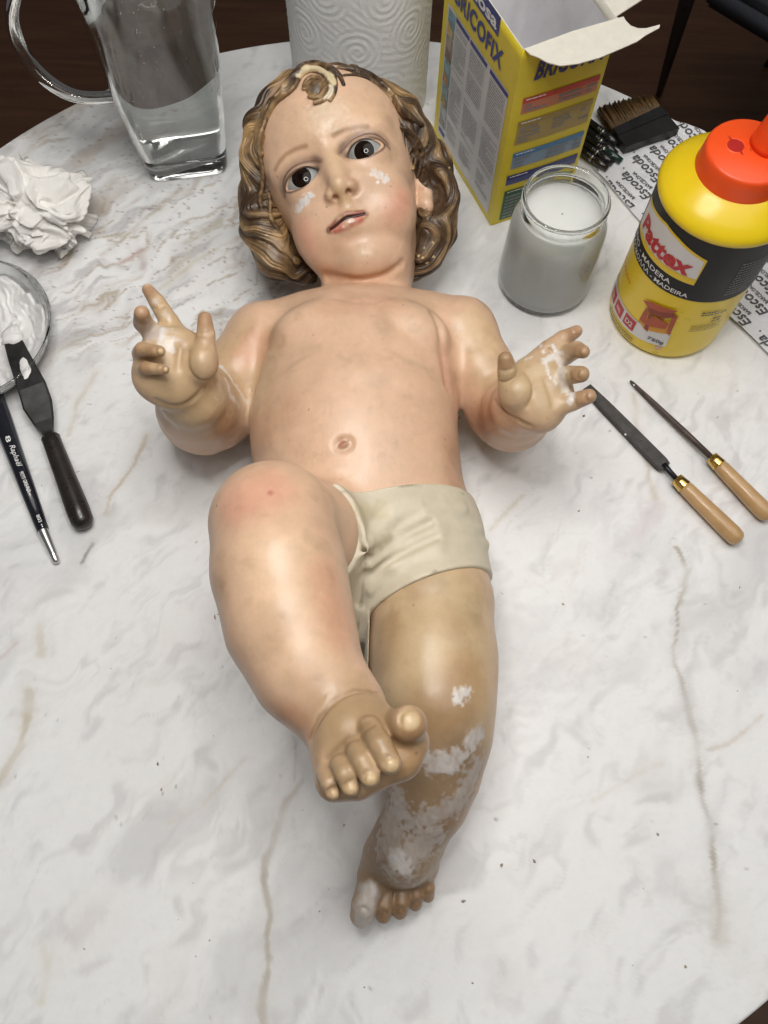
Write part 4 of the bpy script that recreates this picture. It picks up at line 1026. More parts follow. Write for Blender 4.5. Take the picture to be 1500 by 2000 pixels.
# --- square-footed jug of water
JA, JB = G(297, 357, 0), G(444, 338, 0); je = (JB - JA) / np.linalg.norm(JB - JA); jn = np.array([-je[1], je[0], 0]); JS = np.linalg.norm(JB - JA)
JC = (JA + JB) / 2 + jn * JS / 2
jug = empty('water_jug', JC, 'tall clear glass jug of water with a loop handle and square foot', 'jug')
def jug_ring(h, inset, n=72):
    hw = JS / 2 + 0.0015 + 0.0110 * h / 0.1 - (0.0008 if h < 0.002 else 0) - inset; e = 7.0 - 4.9 * smoothstep(0.02, 0.12, np.array(h)); out = []
    for j in range(n):
        a = 2 * math.pi * j / n; c, s = math.cos(a), math.sin(a)
        r = hw / ((abs(c) ** e + abs(s) ** e) ** (1 / e)); out.append(JC + je * (r * c) + jn * (r * s) + np.array([0, 0, h]))
    return out
def loft(rings, cap0=True, cap1=True):
    n = len(rings[0]); V = np.concatenate([np.array(r) for r in rings]); F = []
    for i in range(len(rings) - 1):
        for j in range(n): F.append((i * n + j, i * n + (j + 1) % n, (i + 1) * n + (j + 1) % n, (i + 1) * n + j))
    if cap0: F.append(tuple(range(n - 1, -1, -1)))
    if cap1: F.append(tuple((len(rings) - 1) * n + j for j in range(n)))
    return V, F
HS = [0.0006, 0.003, 0.008, 0.014, 0.02, 0.04, 0.06, 0.08, 0.10, 0.12, 0.14, 0.16, 0.18, 0.205]
outer = [jug_ring(h, 0) for h in HS]; inner = [jug_ring(h, 0.0030 if h > 0.02 else 0.0036) for h in reversed([0.0135, 0.0150, 0.02, 0.04, 0.06, 0.08, 0.10, 0.12, 0.14, 0.16, 0.18, 0.205])]
inner[-1] = jug_ring(0.0135, 0.0075)
mesh_obj('jug_body', *loft(outer + inner), gl, jug)
wr = [jug_ring(0.0140, 0.0080)] + [jug_ring(h, 0.00315 if h > 0.02 else 0.0040) for h in (0.0155, 0.02, 0.04, 0.06, 0.08, 0.10, 0.12, 0.147)]
mesh_obj('water', *loft(wr), water_m, jug)
hp = [(205, 205, .063), (160, 195, .066), (115, 175, .070), (75, 145, .078), (45, 105, .090), (25, 55, .107), (22, 10, .125), (45, -55, .148), (95, -110, .165), (140, -125, .172)]
hpts = [JC - je * (JS / 2 + 0.0015 + 0.011 * 0.6 - 0.0022) + np.array([0, 0, 0.056])] + [G(*q) for q in hp[1:]]
for _ in range(2):
    R_ = []
    for a, c in zip(hpts[:-1], hpts[1:]): R_ += [a, (a + c) / 2]
    hpts = R_ + [hpts[-1]]; hpts = [hpts[0]] + [(hpts[i - 1] + 2 * hpts[i] + hpts[i + 1]) / 4 for i in range(1, len(hpts) - 1)] + [hpts[-1]]
mesh_obj('handle', *tube(hpts, [0.0050 + 0.0012 * math.sin(math.pi * i / (len(hpts) - 1)) for i in range(len(hpts))], 20, flat=0.75), gl, jug)
wm_ = simple('white_print', (0.75, 0.75, 0.72), 0.5, noise=0.1)
for k, hh in enumerate((0.070, 0.076, 0.082, 0.090, 0.110, 0.125)):
    r = [JC + je * ((JS / 2 + 0.0017 + 0.0110 * hh / 0.1) * math.cos(a)) + jn * ((JS / 2 + 0.0017 + 0.0110 * hh / 0.1) * math.sin(a)) + np.array([0, 0, hh]) for a in np.linspace(-0.42, -0.18, 8)]
    mesh_obj('level_mark', *tube(r, 0.00022, 6), wm_, jug)
bub = []
for _ in range(70):
    a = rng.uniform(0, 2 * math.pi); h_ = rng.uniform(0.045, 0.13); r_ = (JS / 2 - 0.003 + 0.011 * h_ / 0.1) * math.sqrt(rng.random())
    c = JC + je * r_ * math.cos(a) + jn * r_ * math.sin(a) + np.array([0, 0, h_]); s_ = rng.uniform(0.0002, 0.0004)
    bub.append((c + np.array([(s_, 0, 0), (-s_, 0, 0), (0, s_, 0), (0, -s_, 0), (0, 0, s_), (0, 0, -s_)]), [(0, 2, 4), (2, 1, 4), (1, 3, 4), (3, 0, 4), (2, 0, 5), (1, 2, 5), (3, 1, 5), (0, 3, 5)]))
o = mesh_obj('bubbles', *join(bub), wm_, jug); o['kind'] = 'stuff'
# --- jar of cloudy water
RC = G(1060, 548, 0)
jar = empty('glass_jar', RC, 'open glass jar full of cloudy greyish water beside the yellow box', 'jar')
prof = [(0.0005, 0.0004), (0.026, 0.0004), (0.0315, 0.0012), (0.0335, 0.0040), (0.0338, 0.012), (0.0330, 0.040), (0.0325, 0.056), (0.0318, 0.062), (0.0295, 0.0675), (0.0280, 0.0700), (0.0277, 0.0725), (0.0290, 0.0735), (0.0290, 0.0748), (0.0278, 0.0758),
        (0.0276, 0.0790), (0.0286, 0.0805), (0.0290, 0.0822), (0.0284, 0.0836), (0.0270, 0.0838), (0.0260, 0.0828), (0.0258, 0.0760), (0.0262, 0.0700), (0.0285, 0.0650), (0.0303, 0.0600), (0.0308, 0.0400), (0.0312, 0.0120), (0.0300, 0.0055), (0.024, 0.0045), (0.0005, 0.0045)]
mesh_obj('jar_glass', *lathe(prof, 96, RC), gl, jar)
m, nt, p = new_mat('cloudy_water')
tc = N(nt, 'ShaderNodeTexCoord'); n = N(nt, 'ShaderNodeTexNoise', i_Scale=18.0, i_Detail=3.0); nt.links.new(tc.outputs['Object'], n.inputs[0])
r_ = ramp(nt, n.outputs[0], [(0.3, (0.70, 0.715, 0.69)), (0.7, (0.78, 0.79, 0.765))]); nt.links.new(r_.outputs[0], p.inputs['Base Color'])
p.inputs['Roughness'].default_value = 0.06; p.inputs['Subsurface Weight'].default_value = 1.0; p.inputs['Subsurface Radius'].default_value = (1.0, 1.0, 0.92); p.inputs['Subsurface Scale'].default_value = 0.02; p.inputs['IOR'].default_value = 1.33
lq = [(0.0005, 0.0040), (0.0242, 0.0040), (0.0306, 0.0052), (0.0318, 0.0122), (0.0314, 0.040), (0.0309, 0.0600), (0.0291, 0.0652), (0.0268, 0.0688), (0.0262, 0.0694), (0.0005, 0.0690)]
mesh_obj('cloudy_water', *lathe(lq, 72, RC), m, jar)
# --- dish with mixed plaster
DC = np.array([-0.2904, 0.3260, 0.0])
dish = empty('plaster_dish', DC, 'shallow glass dish smeared with white plaster at the left edge', 'dish')
DRr = 0.0590
prof = [(0.0005, 0.0004), (0.040, 0.0004), (0.046, 0.002), (0.0535, 0.009), (DRr - 0.0006, 0.0195), (DRr, 0.0212), (DRr - 0.0010, 0.0220), (DRr - 0.0024, 0.0212), (0.0510, 0.0105), (0.0440, 0.0042), (0.039, 0.0030), (0.0005, 0.0030)]
mesh_obj('dish_glass', *lathe(prof, 96, DC), gl, dish)
nr, na = 90, 260; PV = []
for i in range(nr):
    r = 0.0545 * (i + 0.3) / nr
    for j in range(na):
        a = 2 * math.pi * j / na; PV.append((r * math.cos(a), r * math.sin(a), 0.0033 + max(0, r - 0.0405) ** 1.25 * 2.0))
PV = np.array(PV); q_ = PV * (1, 1, 0)
st = vnoise(aniso(q_ + 0.004 * np.stack([vnoise(q_, 0.012, 71, 2), vnoise(q_, 0.012, 72, 2), 0 * q_[:, 0]], 1), 2.1, 0.020, 0.0045), 1.0, 73, 4); st2 = vnoise(q_, 0.014, 74, 3)
hgt = 0.0028 * np.maximum(0, st2 + 0.25) + 0.0022 * np.abs(st) * (st2 > -0.6)
rim_ = smoothstep(0.0545, 0.049, np.hypot(PV[:, 0], PV[:, 1]) + 0.004 * vnoise(q_, 0.01, 75, 2))
PV[:, 2] += hgt * rim_ - 0.0008 * (1 - rim_)
pf = [(i * na + j, (i + 1) * na + j, (i + 1) * na + (j + 1) % na, i * na + (j + 1) % na) for i in range(nr - 1) for j in range(na)] + [tuple(range(na))]
plaster = simple('wet_plaster', (0.78, 0.77, 0.76), 0.42, noise=0.05, nscale=120, bump=0.3, bscale=220)
mesh_obj('plaster', PV + DC, pf, plaster, dish)
# ------------------------------------------------------------------ kitchen roll
paper_w = simple('tissue_white', (0.86, 0.86, 0.85), 0.85, noise=0.03, nscale=200, bump=0.25, bscale=700)
KC, KR, KH = G(704, 185, 0), 0.0535, 0.225
roll = empty('paper_towel_roll', KC, 'white embossed paper towel roll standing behind the carved head', 'paper roll')
nu, nv = 460, 200; U, Vv = np.meshgrid(np.arange(nu) / nu, np.linspace(0, 1, nv), indexing='ij')
a = U * 2 * np.pi; arc = a * KR; zz = Vv * KH
def swirl(x, y, cx, cy, s, ph):
    dx, dy = x - cx, y - cy; r = np.hypot(dx, dy); t = np.arctan2(dy, dx) * s
    w = smoothstep(0.024, 0.012, r); return w, np.cos(2 * np.pi * (r / 0.0052 - t / (2 * np.pi) + ph))
base = np.cos(2 * np.pi * ((arc * 0.55 + zz) / 0.0068 + 0.55 * np.sin(arc / 0.013) + 0.4 * np.sin(zz / 0.016 + 1.0)))
emb = base * 0.55; k_ = 0
for gy in np.arange(0.012, KH + 0.03, 0.036):
    for gx in np.arange(0.0, 2 * np.pi * KR, 0.0422):
        cx = gx + (0.021 if k_ % 2 else 0); w, v_ = swirl(arc, zz, cx, gy + 0.004 * math.sin(gx * 90), 1 if (int(gx * 100) + k_) % 2 else -1, 0.3 * k_)
        emb = emb * (1 - w) + v_ * w
    k_ += 1
dots = (np.cos(2 * np.pi * (arc + zz) / 0.0022) > 0.2) * 1.0
line = smoothstep(0.35, 0.95, emb)
rr = KR - 0.00055 * (1 - line) * 0 + 0.00015 * (np.tanh(1.6 * emb)) + 0.00008 * dots * line + 0.0006 * np.sin(3 * a + 0.5)
rv = np.stack([KC[0] + rr * np.cos(a), KC[1] + rr * np.sin(a), zz], -1).reshape(-1, 3)
i, j = np.meshgrid(np.arange(nu), np.arange(nv - 1), indexing='ij'); i2 = (i + 1) % nu
mesh_obj('paper_layers', rv, np.stack([i * nv + j, i2 * nv + j, i2 * nv + j + 1, i * nv + j + 1], -1).reshape(-1, 4), paper_w, roll)
V, F = lathe([(0.021, KH - 0.001), (KR - 0.0006, KH - 0.0005)], 64, KC); mesh_obj('paper_edge', V, F, paper_w, roll)
V, F = lathe([(0.0195, 0.001), (0.021, 0.001), (0.021, KH), (0.0195, KH)], 48, KC, close=True); mesh_obj('core', V, F, simple('card_brown', (0.32, 0.22, 0.13), 0.8, noise=0.1), roll)
# ------------------------------------------------------------------ crumpled towel
BC = G(92, 438, 0) ; n_ = 150; m_ = 220; S = []
for i in range(n_):
    th = math.pi * (i + 0.5) / n_
    for j in range(m_): ph = 2 * math.pi * j / m_; S.append((math.sin(th) * math.cos(ph), math.sin(th) * math.sin(ph), math.cos(th)))
S = np.array(S); w_ = S + 0.34 * np.stack([vnoise(S, 0.62, 81 + k, 2) for k in range(3)], 1)
def crease(P, s, seed):
    """distance pattern between the two nearest scattered points: flat facets with sharp folds"""
    r_ = np.random.default_rng(seed); pts = r_.normal(size=(int(9 / s ** 2), 3)); pts /= np.linalg.norm(pts, axis=1, keepdims=True); d1 = np.full(len(P), 9.0); d2 = d1.copy(); h1 = np.zeros(len(P)); hv = r_.uniform(-1, 1, len(pts))
    g = r_.normal(size=(len(pts), 3)); 
    for k, p in enumerate(pts):
        d = np.linalg.norm(P - p, axis=1); c = d < d1; d2 = np.where(c, d1, np.minimum(d2, d)); h1 = np.where(c, hv[k] + ((P - p) @ g[k]) * 0.55 / s, h1); d1 = np.where(c, d, d1)
    return h1, d2 - d1
h1, e1 = crease(w_, 0.62, 5); h2, e2 = crease(w_ * 1.0 + 0.1, 0.34, 6); h3, e3 = crease(w_, 0.20, 7)
rad_ = 1 + 0.24 * np.tanh(h1) + 0.20 * np.tanh(1.4 * h2) + 0.05 * np.tanh(h3) - 0.16 * np.exp(-e1 / 0.06) * (h1 < 0.1) + 0.05 * vnoise(S, 0.25, 95, 3)
tail = np.exp(-((S[:, 0] - 0.80) ** 2 + (S[:, 1] + 0.52) ** 2 + (S[:, 2] + 0.05) ** 2) / 0.03) * 0.42
PB = S * (rad_ + tail)[:, None] * np.array([0.0350, 0.0320, 0.0235]); PB[:, 2] += 0.0215; low_ = PB[:, 2] < 0.004; PB[:, 2] = np.where(low_, 0.0008 + 0.0032 * np.exp((PB[:, 2] - 0.004) / 0.006), PB[:, 2]); PB += BC
F = [(i * m_ + j, (i + 1) * m_ + j, (i + 1) * m_ + (j + 1) % m_, i * m_ + (j + 1) % m_) for i in range(n_ - 1) for j in range(m_)] + [tuple(range(m_)), tuple((n_ - 1) * m_ + j for j in range(m_ - 1, -1, -1))]
PB[:, :2] += ((PB[:, 2:3] - 0.02) * np.stack([vnoise(S, 0.5, 93, 2), vnoise(S, 0.5, 94, 2)], 1)) * 0.35
Qc = np.array([f for f in F if len(f) == 4]); PB = relax(PB, Qc, 1, 0.08)
o = mesh_obj('crumpled_towel', PB, F, simple('tissue_crumpled', (0.82, 0.80, 0.77), 0.85, noise=0.03, nscale=150, bump=0.2, bscale=500)); tag(o, 'crumpled ball of white paper towel between the jug and the dish', 'paper towel')
# ------------------------------------------------------------------ text and flat print
def text_geo(body_, bold=0.0, shear=0.0, spacing=1.0):
    """a line of lettering as flat faces, scaled to a unit height of 1 and its own width"""
    c = bpy.data.curves.new('t', 'FONT'); c.body = body_; c.size = 1.0; c.offset = bold; c.shear = shear; c.space_character = spacing; c.resolution_u = 3; c.fill_mode = 'FRONT'
    o = bpy.data.objects.new('t', c); COL.objects.link(o); bpy.context.view_layer.update()
    me = bpy.data.meshes.new_from_object(o.evaluated_get(bpy.context.evaluated_depsgraph_get()))
    V = np.array([v.co[:] for v in me.vertices]).reshape(-1, 3)[:, :2]; F = [tuple(p.vertices) for p in me.polygons]
    bpy.data.objects.remove(o); bpy.data.curves.remove(c); bpy.data.meshes.remove(me)
    V = V - V.min(0); return V, F, V.max(0)
def refine(V, F, lmax):
    """split long triangles so that print can follow a curved wall"""
    bm = bmesh.new(); vs_ = [bm.verts.new((x, y, 0)) for x, y in V]
    for f in F:
        try: bm.faces.new([vs_[i] for i in f])
        except ValueError: pass
    bmesh.ops.triangulate(bm, faces=bm.faces[:])
    for _ in range(5):
        es = [e for e in bm.edges if e.calc_length() > lmax]
        if not es: break
        bmesh.ops.subdivide_edges(bm, edges=es, cuts=1); bmesh.ops.triangulate(bm, faces=bm.faces[:])
    bm.verts.index_update(); V = np.array([v.co[:2] for v in bm.verts]); F = [tuple(v.index for v in f.verts) for f in bm.faces]; bm.free(); return V, F
# ------------------------------------------------------------------ files
steel = simple('file_steel', (0.085, 0.082, 0.080), 0.42, metal=0.75, noise=0.35, nscale=150, bump=0.5, bscale=1400)
black_steel = simple('black_steel', (0.02, 0.02, 0.025), 0.3, metal=0.6, noise=0.3)
brass = simple('brass', (0.62, 0.43, 0.14), 0.24, metal=1.0, noise=0.15, nscale=200)
mwood, nt, p = new_mat('beech_handle')
tc = N(nt, 'ShaderNodeTexCoord'); n = N(nt, 'ShaderNodeTexNoise', i_Scale=60.0, i_Detail=6.0); mp = N(nt, 'ShaderNodeMapping'); mp.inputs['Scale'].default_value = (1, 1, 1); nt.links.new(tc.outputs['Object'], mp.inputs[0]); nt.links.new(mp.outputs[0], n.inputs[0])
r_ = ramp(nt, n.outputs[0], [(0.28, (0.40, 0.23, 0.095)), (0.55, (0.50, 0.31, 0.14)), (0.75, (0.56, 0.37, 0.18))]); nt.links.new(r_.outputs[0], p.inputs['Base Color']); p.inputs['Roughness'].default_value = 0.36; p.inputs['Coat Weight'].default_value = 0.2
def turned(name, a, b, prof, mat, parent, n=24):
    """a turned bar from a to b; prof: (share of the way, radius)"""
    a, b = np.asarray(a), np.asarray(b)
    return mesh_obj(name, *tube([a + (b - a) * t for t, _ in prof], [max(r, 1e-5) for _, r in prof], n), mat, parent)
def flat_bar(name, pts, half, thick, mat, parent, zs):
    """a flat blade along a centre line with half widths"""
    P = [np.asarray(q, float) for q in pts]; V = []; F = []
    for i, q in enumerate(P):
        t = P[min(i + 1, len(P) - 1)] - P[max(i - 1, 0)]; t[2] = 0; t /= np.linalg.norm(t); s = np.array([-t[1], t[0], 0])
        for sx, sz, kx in ((-1, -1, 1), (1, -1, 1), (1, 1, 0.86), (-1, 1, 0.86)): V.append(q + s * half[i] * sx * kx + np.array([0, 0, zs[i] + sz * thick[i] / 2]))
    for i in range(len(P) - 1):
        for j in range(4): F.append((i * 4 + j, i * 4 + (j + 1) % 4, (i + 1) * 4 + (j + 1) % 4, (i + 1) * 4 + j))
    F += [(3, 2, 1, 0), tuple((len(P) - 1) * 4 + j for j in range(4))]
    return mesh_obj(name, V, F, mat, parent, smooth=False)
HP = [(0, 0.0035), (0.01, 0.0046), (0.06, 0.0050), (0.35, 0.0054), (0.65, 0.0058), (0.86, 0.0060), (0.94, 0.0055), (0.98, 0.0040), (1.0, 0.0012)]
f1 = empty('flat_file', G(1300, 910, 0), 'flat dark steel file with wooden handle, tip under the figure\'s hand', 'file')
ha, hb = G(1336, 950, .0062), G(1446, 1058, .0062); d = (hb - ha) / np.linalg.norm(hb - ha)
turned('handle', ha, hb, HP, mwood, f1); turned('ferrule', ha - d * 0.0072, ha + d * 0.0006, [(0, 0.0030), (0.03, 0.0043), (0.5, 0.0046), (0.97, 0.0050), (1, 0.0050)], brass, f1)
tb = G(1300, 912, .0050); tip = G(1146, 756, .0030)
flat_bar('blade', [tip, tip + (tb - tip) * .25, tip + (tb - tip) * .6, tip + (tb - tip) * .95, tb], [.0037, .0046, .0050, .0052, .0042], [.0018, .0022, .0024, .0026, .0026], steel, f1, [0] * 5)
turned('tang', tb - d * .002, ha - d * .006, [(0, .0026), (.3, .0020), (1, .0017)], black_steel, f1, 10)
f2 = empty('round_file', G(1385, 895, 0), 'thin round file with wooden handle, nearer the right edge', 'file')
ha, hb = G(1404, 908, .0062), G(1505, 1012, .0062); d = (hb - ha) / np.linalg.norm(hb - ha)
turned('handle', ha, hb, HP, mwood, f2); turned('ferrule', ha - d * 0.0072, ha + d * 0.0006, [(0, 0.0030), (0.03, 0.0043), (0.5, 0.0046), (0.97, 0.0050), (1, 0.0050)], brass, f2)
turned('blade', G(1231, 744, .0022), ha - d * .006, [(0, .0007), (.03, .0012), (.3, .0018), (.7, .0022), (1, .0019)], simple('rusty_steel', (0.10, 0.075, 0.065), 0.5, metal=0.6, noise=0.45, nscale=90, bump=0.5, bscale=1200), f2, 12)
# smears of plaster on the blades
for par, q, r_ in ((f1, (1229, 840), .0016), (f1, (1222, 848), .0009), (f1, (1155, 772), .0010), (f2, (1238, 752), .0008)):
    V, F = lathe([(0.00005, 0.0006), (r_ * 0.6, 0.0005), (r_, 0)], 14, G(*q, .0046 if par is f1 else .0032)); V = V + (vnoise(V, .0008, 4, 2) * 0.0004)[:, None] * (1, 1, 0); mesh_obj('plaster_smear', V, F, plaster, par)
# ------------------------------------------------------------------ palette knife in the dish
kn = empty('palette_knife', G(100, 850, 0), 'black palette knife leaning from the plaster dish onto the table', 'palette knife')
bk = simple('blackened_blade', (0.045, 0.043, 0.042), 0.38, metal=0.5, noise=0.4, nscale=80); bh = simple('black_wood_handle', (0.022, 0.018, 0.016), 0.28, noise=0.4, nscale=50)
kp = [G(24, 664, .0210), G(38, 700, .0205), G(62, 755, .0185), G(73, 790, .0150), G(85, 822, .0120), G(92, 842, .0108), G(100, 862, .0102)]
flat_bar('blade', kp, [.0060, .0074, .0094, .0098, .0068, .0042, .0036], [.0008, .0008, .0009, .0010, .0012, .0018, .0028], bk, kn, [0] * 7)
turned('handle', G(97, 850, .0102), G(166, 1032, .0066), [(0, .0046), (.03, .0062), (.10, .0060), (.45, .0066), (.80, .0074), (.93, .0070), (.985, .0048), (1, .0014)], bh, kn)
V, F = lathe([(0.0001, 0.0026), (0.0045, 0.0022), (0.0072, 0.0010), (0.0076, -0.0012)], 28, G(25, 655, .0213)); V += (vnoise(V, .003, 5, 2) * 0.0018)[:, None] * (1, 1, .3); mesh_obj('plaster_dab', V, F, plaster, kn)
V, F = lathe([(0.0001, 0.0010), (0.0022, 0.0008), (0.0032, 0.0000)], 20, (0, 0, 0)); V[:, 1] *= 2.8; V = V @ rotz(rad(20)).T; V += (vnoise(V, .002, 6, 2) * 0.0007)[:, None] * (1, 1, 0) + G(48, 718, .0206); mesh_obj('plaster_streak', V, F, plaster, kn)
# ------------------------------------------------------------------ long brush handle at the left edge
br = empty('artist_brush', G(60, 950, 0), 'slim black brush handle with silver end and white lettering at left edge', 'paintbrush')
lac = simple('black_lacquer', (0.012, 0.013, 0.020), 0.16, noise=0.2, coat=0.5); silver = simple('silver_end', (0.62, 0.62, 0.63), 0.22, metal=0.9, noise=0.1)
b0, b1, b2 = G(-70, 620, .0075), G(84, 1036, .0042), G(112, 1100, .0030)
turned('handle', b0, b1, [(0, .0050), (.3, .0068), (.5, .0066), (.75, .0052), (1, .0037)], lac, br)
turned('end_cap', b1, b2, [(0, .0034), (.02, .0033), (.7, .0025), (.94, .0022), (1, .0008)], silver, br)
ink = simple('white_ink', (0.78, 0.78, 0.76), 0.5, noise=0.05)
def along(name, txt, q0, q1, h_, par, mat, bold=0.0, shear=0.0):
    """lettering laid along the top of a round bar from photo position q0 to q1"""
    a, c = G(*q0), G(*q1); e = (c - a) / np.linalg.norm(c - a); s = np.cross(np.array([0, 0, 1.0]), e); s /= np.linalg.norm(s); up = np.cross(e, s)
    V, F, ext = text_geo(txt, bold, shear); V = V / ext * np.array([np.linalg.norm(c - a), h_])
    V[:, 1] -= h_ / 2
    return mesh_obj(name, [a + e * u + s * v + up * (0.0006 - 20 * v * v) for u, v in V], F, mat, par, smooth=False)
along('lettering', '8', (15, 852, .0135), (18, 864, .0134), .0032, br, ink, .01); along('lettering', 'Raphaël', (22, 870, .0134), (38, 912, .0122), .0044, br, ink, .004, 0.3)
along('lettering', 'PETIT GRIS PUR', (42, 922, .0120), (58, 962, .0106), .0024, br, ink, .01); along('lettering', '803 ••', (74, 1006, .0092), (84, 1030, .0085), .0022, br, ink, .01)
# ------------------------------------------------------------------ yellow filler carton
XA, XB, XD, XH = G(958, 442, 0), G(847, 257, 0), G(1111, 397, 0), 0.150
XU = (XB - XA) / np.linalg.norm(XB - XA); XW = np.array([-XU[1], XU[0], 0]); XW = XW if XW @ (XD - XA) > 0 else -XW   # long side, short side
LU, LW = np.linalg.norm(XB - XA), (XD - XA) @ XW
box = empty('filler_carton', XA + XU * LU / 2 + XW * LW / 2, 'yellow printed carton of filler powder, open on top, between roll and jar', 'box')
yel = simple('yellow_card', (0.70, 0.56, 0.035), 0.42, noise=0.06, nscale=40, bump=0.05, bscale=200); card = simple('raw_card', (0.66, 0.63, 0.55), 0.85, noise=0.06, nscale=120, bump=0.2, bscale=400)
pr_white = simple('print_white', (0.60, 0.585, 0.58), 0.42, noise=0.03); pr_blue = simple('print_blue', (0.030, 0.035, 0.20), 0.4, noise=0.08); pr_grey = simple('print_text_grey', (0.24, 0.24, 0.26), 0.5, noise=0.2)
def quadbox(o_, u, v, w):
    """a thin slab: origin, two edges, thickness vector"""
    c = [o_, o_ + u, o_ + u + v, o_ + v]; V = [*c, *[q + w for q in c]]
    return np.array(V), [(3, 2, 1, 0), (4, 5, 6, 7), (0, 1, 5, 4), (1, 2, 6, 5), (2, 3, 7, 6), (3, 0, 4, 7)]
Zv = np.array([0, 0, 1.0]); T_ = 0.0007
def wall(name, o_, u, out, h_=XH):
    """a card wall: printed skin outside, raw card inside, edges a little bowed"""
    n1, n2 = 16, 20; V = []; F = []
    for side in (0, 1):
        for i in range(n1 + 1):
            for j in range(n2 + 1):
                s, t = i / n1, j / n2; bow = 0.0009 * math.sin(math.pi * s) * math.sin(math.pi * t)
                V.append(o_ + u * s + Zv * (0.0006 + (h_ - 0.0006) * t) + out * (bow - (T_ if side else 0)))
    nn = (n1 + 1) * (n2 + 1)
    for i in range(n1):
        for j in range(n2):
            a = i * (n2 + 1) + j; q = (a, a + n2 + 1, a + n2 + 2, a + 1); F.append(q); F.append(tuple(nn + k for k in q[::-1]))
    for i in range(n1): a = i * (n2 + 1) + n2; F.append((a, a + n2 + 1, nn + a + n2 + 1, nn + a))
    o = mesh_obj(name, V, F, yel, box); o.data.materials.append(card)
    for k, f in enumerate(o.data.polygons): f.material_index = 1 if (k % 2 == 1 or k >= 2 * n1 * n2) else 0
    return o
wall('wall_panel', XA, XU * LU, -XW); wall('wall_panel', XA, XW * LW, -XU); wall('wall_panel', XA + XW * LW, XU * LU, XW); wall('wall_panel', XA + XU * LU, XW * LW, XU)
mesh_obj('base_panel', *quadbox(XA + Zv * 0.0008, XU * LU, XW * LW, Zv * 0.0006), card, box, smooth=False)
def plane_hit(px, py, o_, n_):
    w = C2W @ np.array([px - 750.0, 1000.0 - py, FPX]); c = np.array([0, 0, CAM_H]); return c + w * ((o_ - c) @ n_) / (w @ n_)
def lface(px, py): q = plane_hit(px, py, XA, XW) - XA; return np.array([q @ XU, q[2]])
def rface(px, py): q = plane_hit(px, py, XA, XU) - XA; return np.array([q @ XW, q[2]])
def bow(s, t): return 0.0009 * math.sin(math.pi * min(max(s, 0), 1)) * math.sin(math.pi * min(max(t, 0), 1))
def Lp(u, v, e): return XA + XU * u + Zv * v - XW * (e + bow(u / LU, v / XH))
def Rp(u, v, e): return XA + XW * u + Zv * v - XU * (e + bow(u / LW, v / XH))
def fprint(name, face, pts, mat, e=0.0003, parent=None):
    """a printed patch given by its corners on a face of the carton, gridded so that it follows the card"""
    p = [np.asarray(q) for q in pts]; V, F, n = [], [], 8
    for i in range(n + 1):
        for j in range(n + 1):
            s, t = i / n, j / n; q = (p[0] * (1 - s) + p[1] * s) * (1 - t) + (p[3] * (1 - s) + p[2] * s) * t; V.append(face(q[0], q[1], e))
    F = [(i * (n + 1) + j, (i + 1) * (n + 1) + j, (i + 1) * (n + 1) + j + 1, i * (n + 1) + j + 1) for i in range(n) for j in range(n)]
    return mesh_obj(name, V, F, mat, parent or box, smooth=False)
def ftext(name, face, txt, u0, v0, u1, v1, mat, bold=0.02, shear=0.0, e=0.0005, spacing=1.0):
    """lettering stretched from (u0, v0) lower start to (u1, v1) upper end of a face"""
    V, F, ext = text_geo(txt, bold, shear, spacing); V = V / ext; V, F = refine(V, F, 0.12)
    return mesh_obj(name, [face(u0 + (u1 - u0) * x, v0 + (v1 - v0) * y, e) for x, y in V], F, mat, box, smooth=False)
def smallprint(face, u0, u1, v0, v1, lh, mat, seed, e=0.0005, fill=0.85, fat=0.30):
    """rows of print too small to read, as short dashes"""
    r_ = np.random.default_rng(seed); V, F = [], []; v = v1; d = np.sign(u1 - u0); L = abs(u1 - u0)
    while v > v0:
        x = 0.0; end = L * (1 if r_.random() < fill else r_.uniform(0.3, 0.9))
        if r_.random() < 0.08: v -= lh; continue
        while x < end:
            w = min(r_.uniform(0.0010, 0.0050), end - x); k = len(V); a, c = u0 + d * x, u0 + d * (x + w)
            V += [face(a, v - lh * fat, e), face(c, v - lh * fat, e), face(c, v, e), face(a, v, e)]; F.append((k, k + 1, k + 2, k + 3)); x += w + 0.00055
        v -= lh
    o = mesh_obj('small_print', V, F, mat, box, smooth=False); o['kind'] = 'stuff'; return o
# long side
P4 = [lface(875.5, 12), lface(996.4, 172), lface(953.5, 416), lface(856, 260)]
u_l, u_r = (P4[0][0] + P4[3][0]) / 2, (P4[1][0] + P4[2][0]) / 2; v_t, v_b = (P4[0][1] + P4[1][1]) / 2, (P4[2][1] + P4[3][1]) / 2
fprint('print_panel', Lp, [(u_l, v_t), (u_r, v_t), (u_r, v_b), (u_l, v_b)], pr_white)
q1, q2 = lface(979.5, 35), lface(971.7, 69); fprint('title_bar', Lp, [(LU - 0.010, q1[1]), (q1[0], q1[1]), (q1[0], q2[1]), (LU - 0.010, q2[1])], pr_blue)
wh = simple('title_white', (0.74, 0.74, 0.74), 0.4, noise=0.03)
ca, cb = lface(971, 58), lface(918, -12); ftext('lettering', Lp, 'illosa', cb[0], q2[1] + 0.0022, q1[0] + 0.003, q1[1] - 0.0018, wh, 0.03)
ba, bb = lface(982, 96), lface(980, 140); bs = lface(889, 10); ftext('lettering', Lp, 'BRICOFIX', bs[0], bb[1] + 0.0005, bb[0], ba[1] - 0.0005, pr_blue, 0.035, spacing=1.06)
pics = [((874, 12), (894, 75)), ((869, 65), (886, 127)), ((864, 112), (882, 172)), ((861, 153), (879, 212)), ((857, 205), (873, 260))]
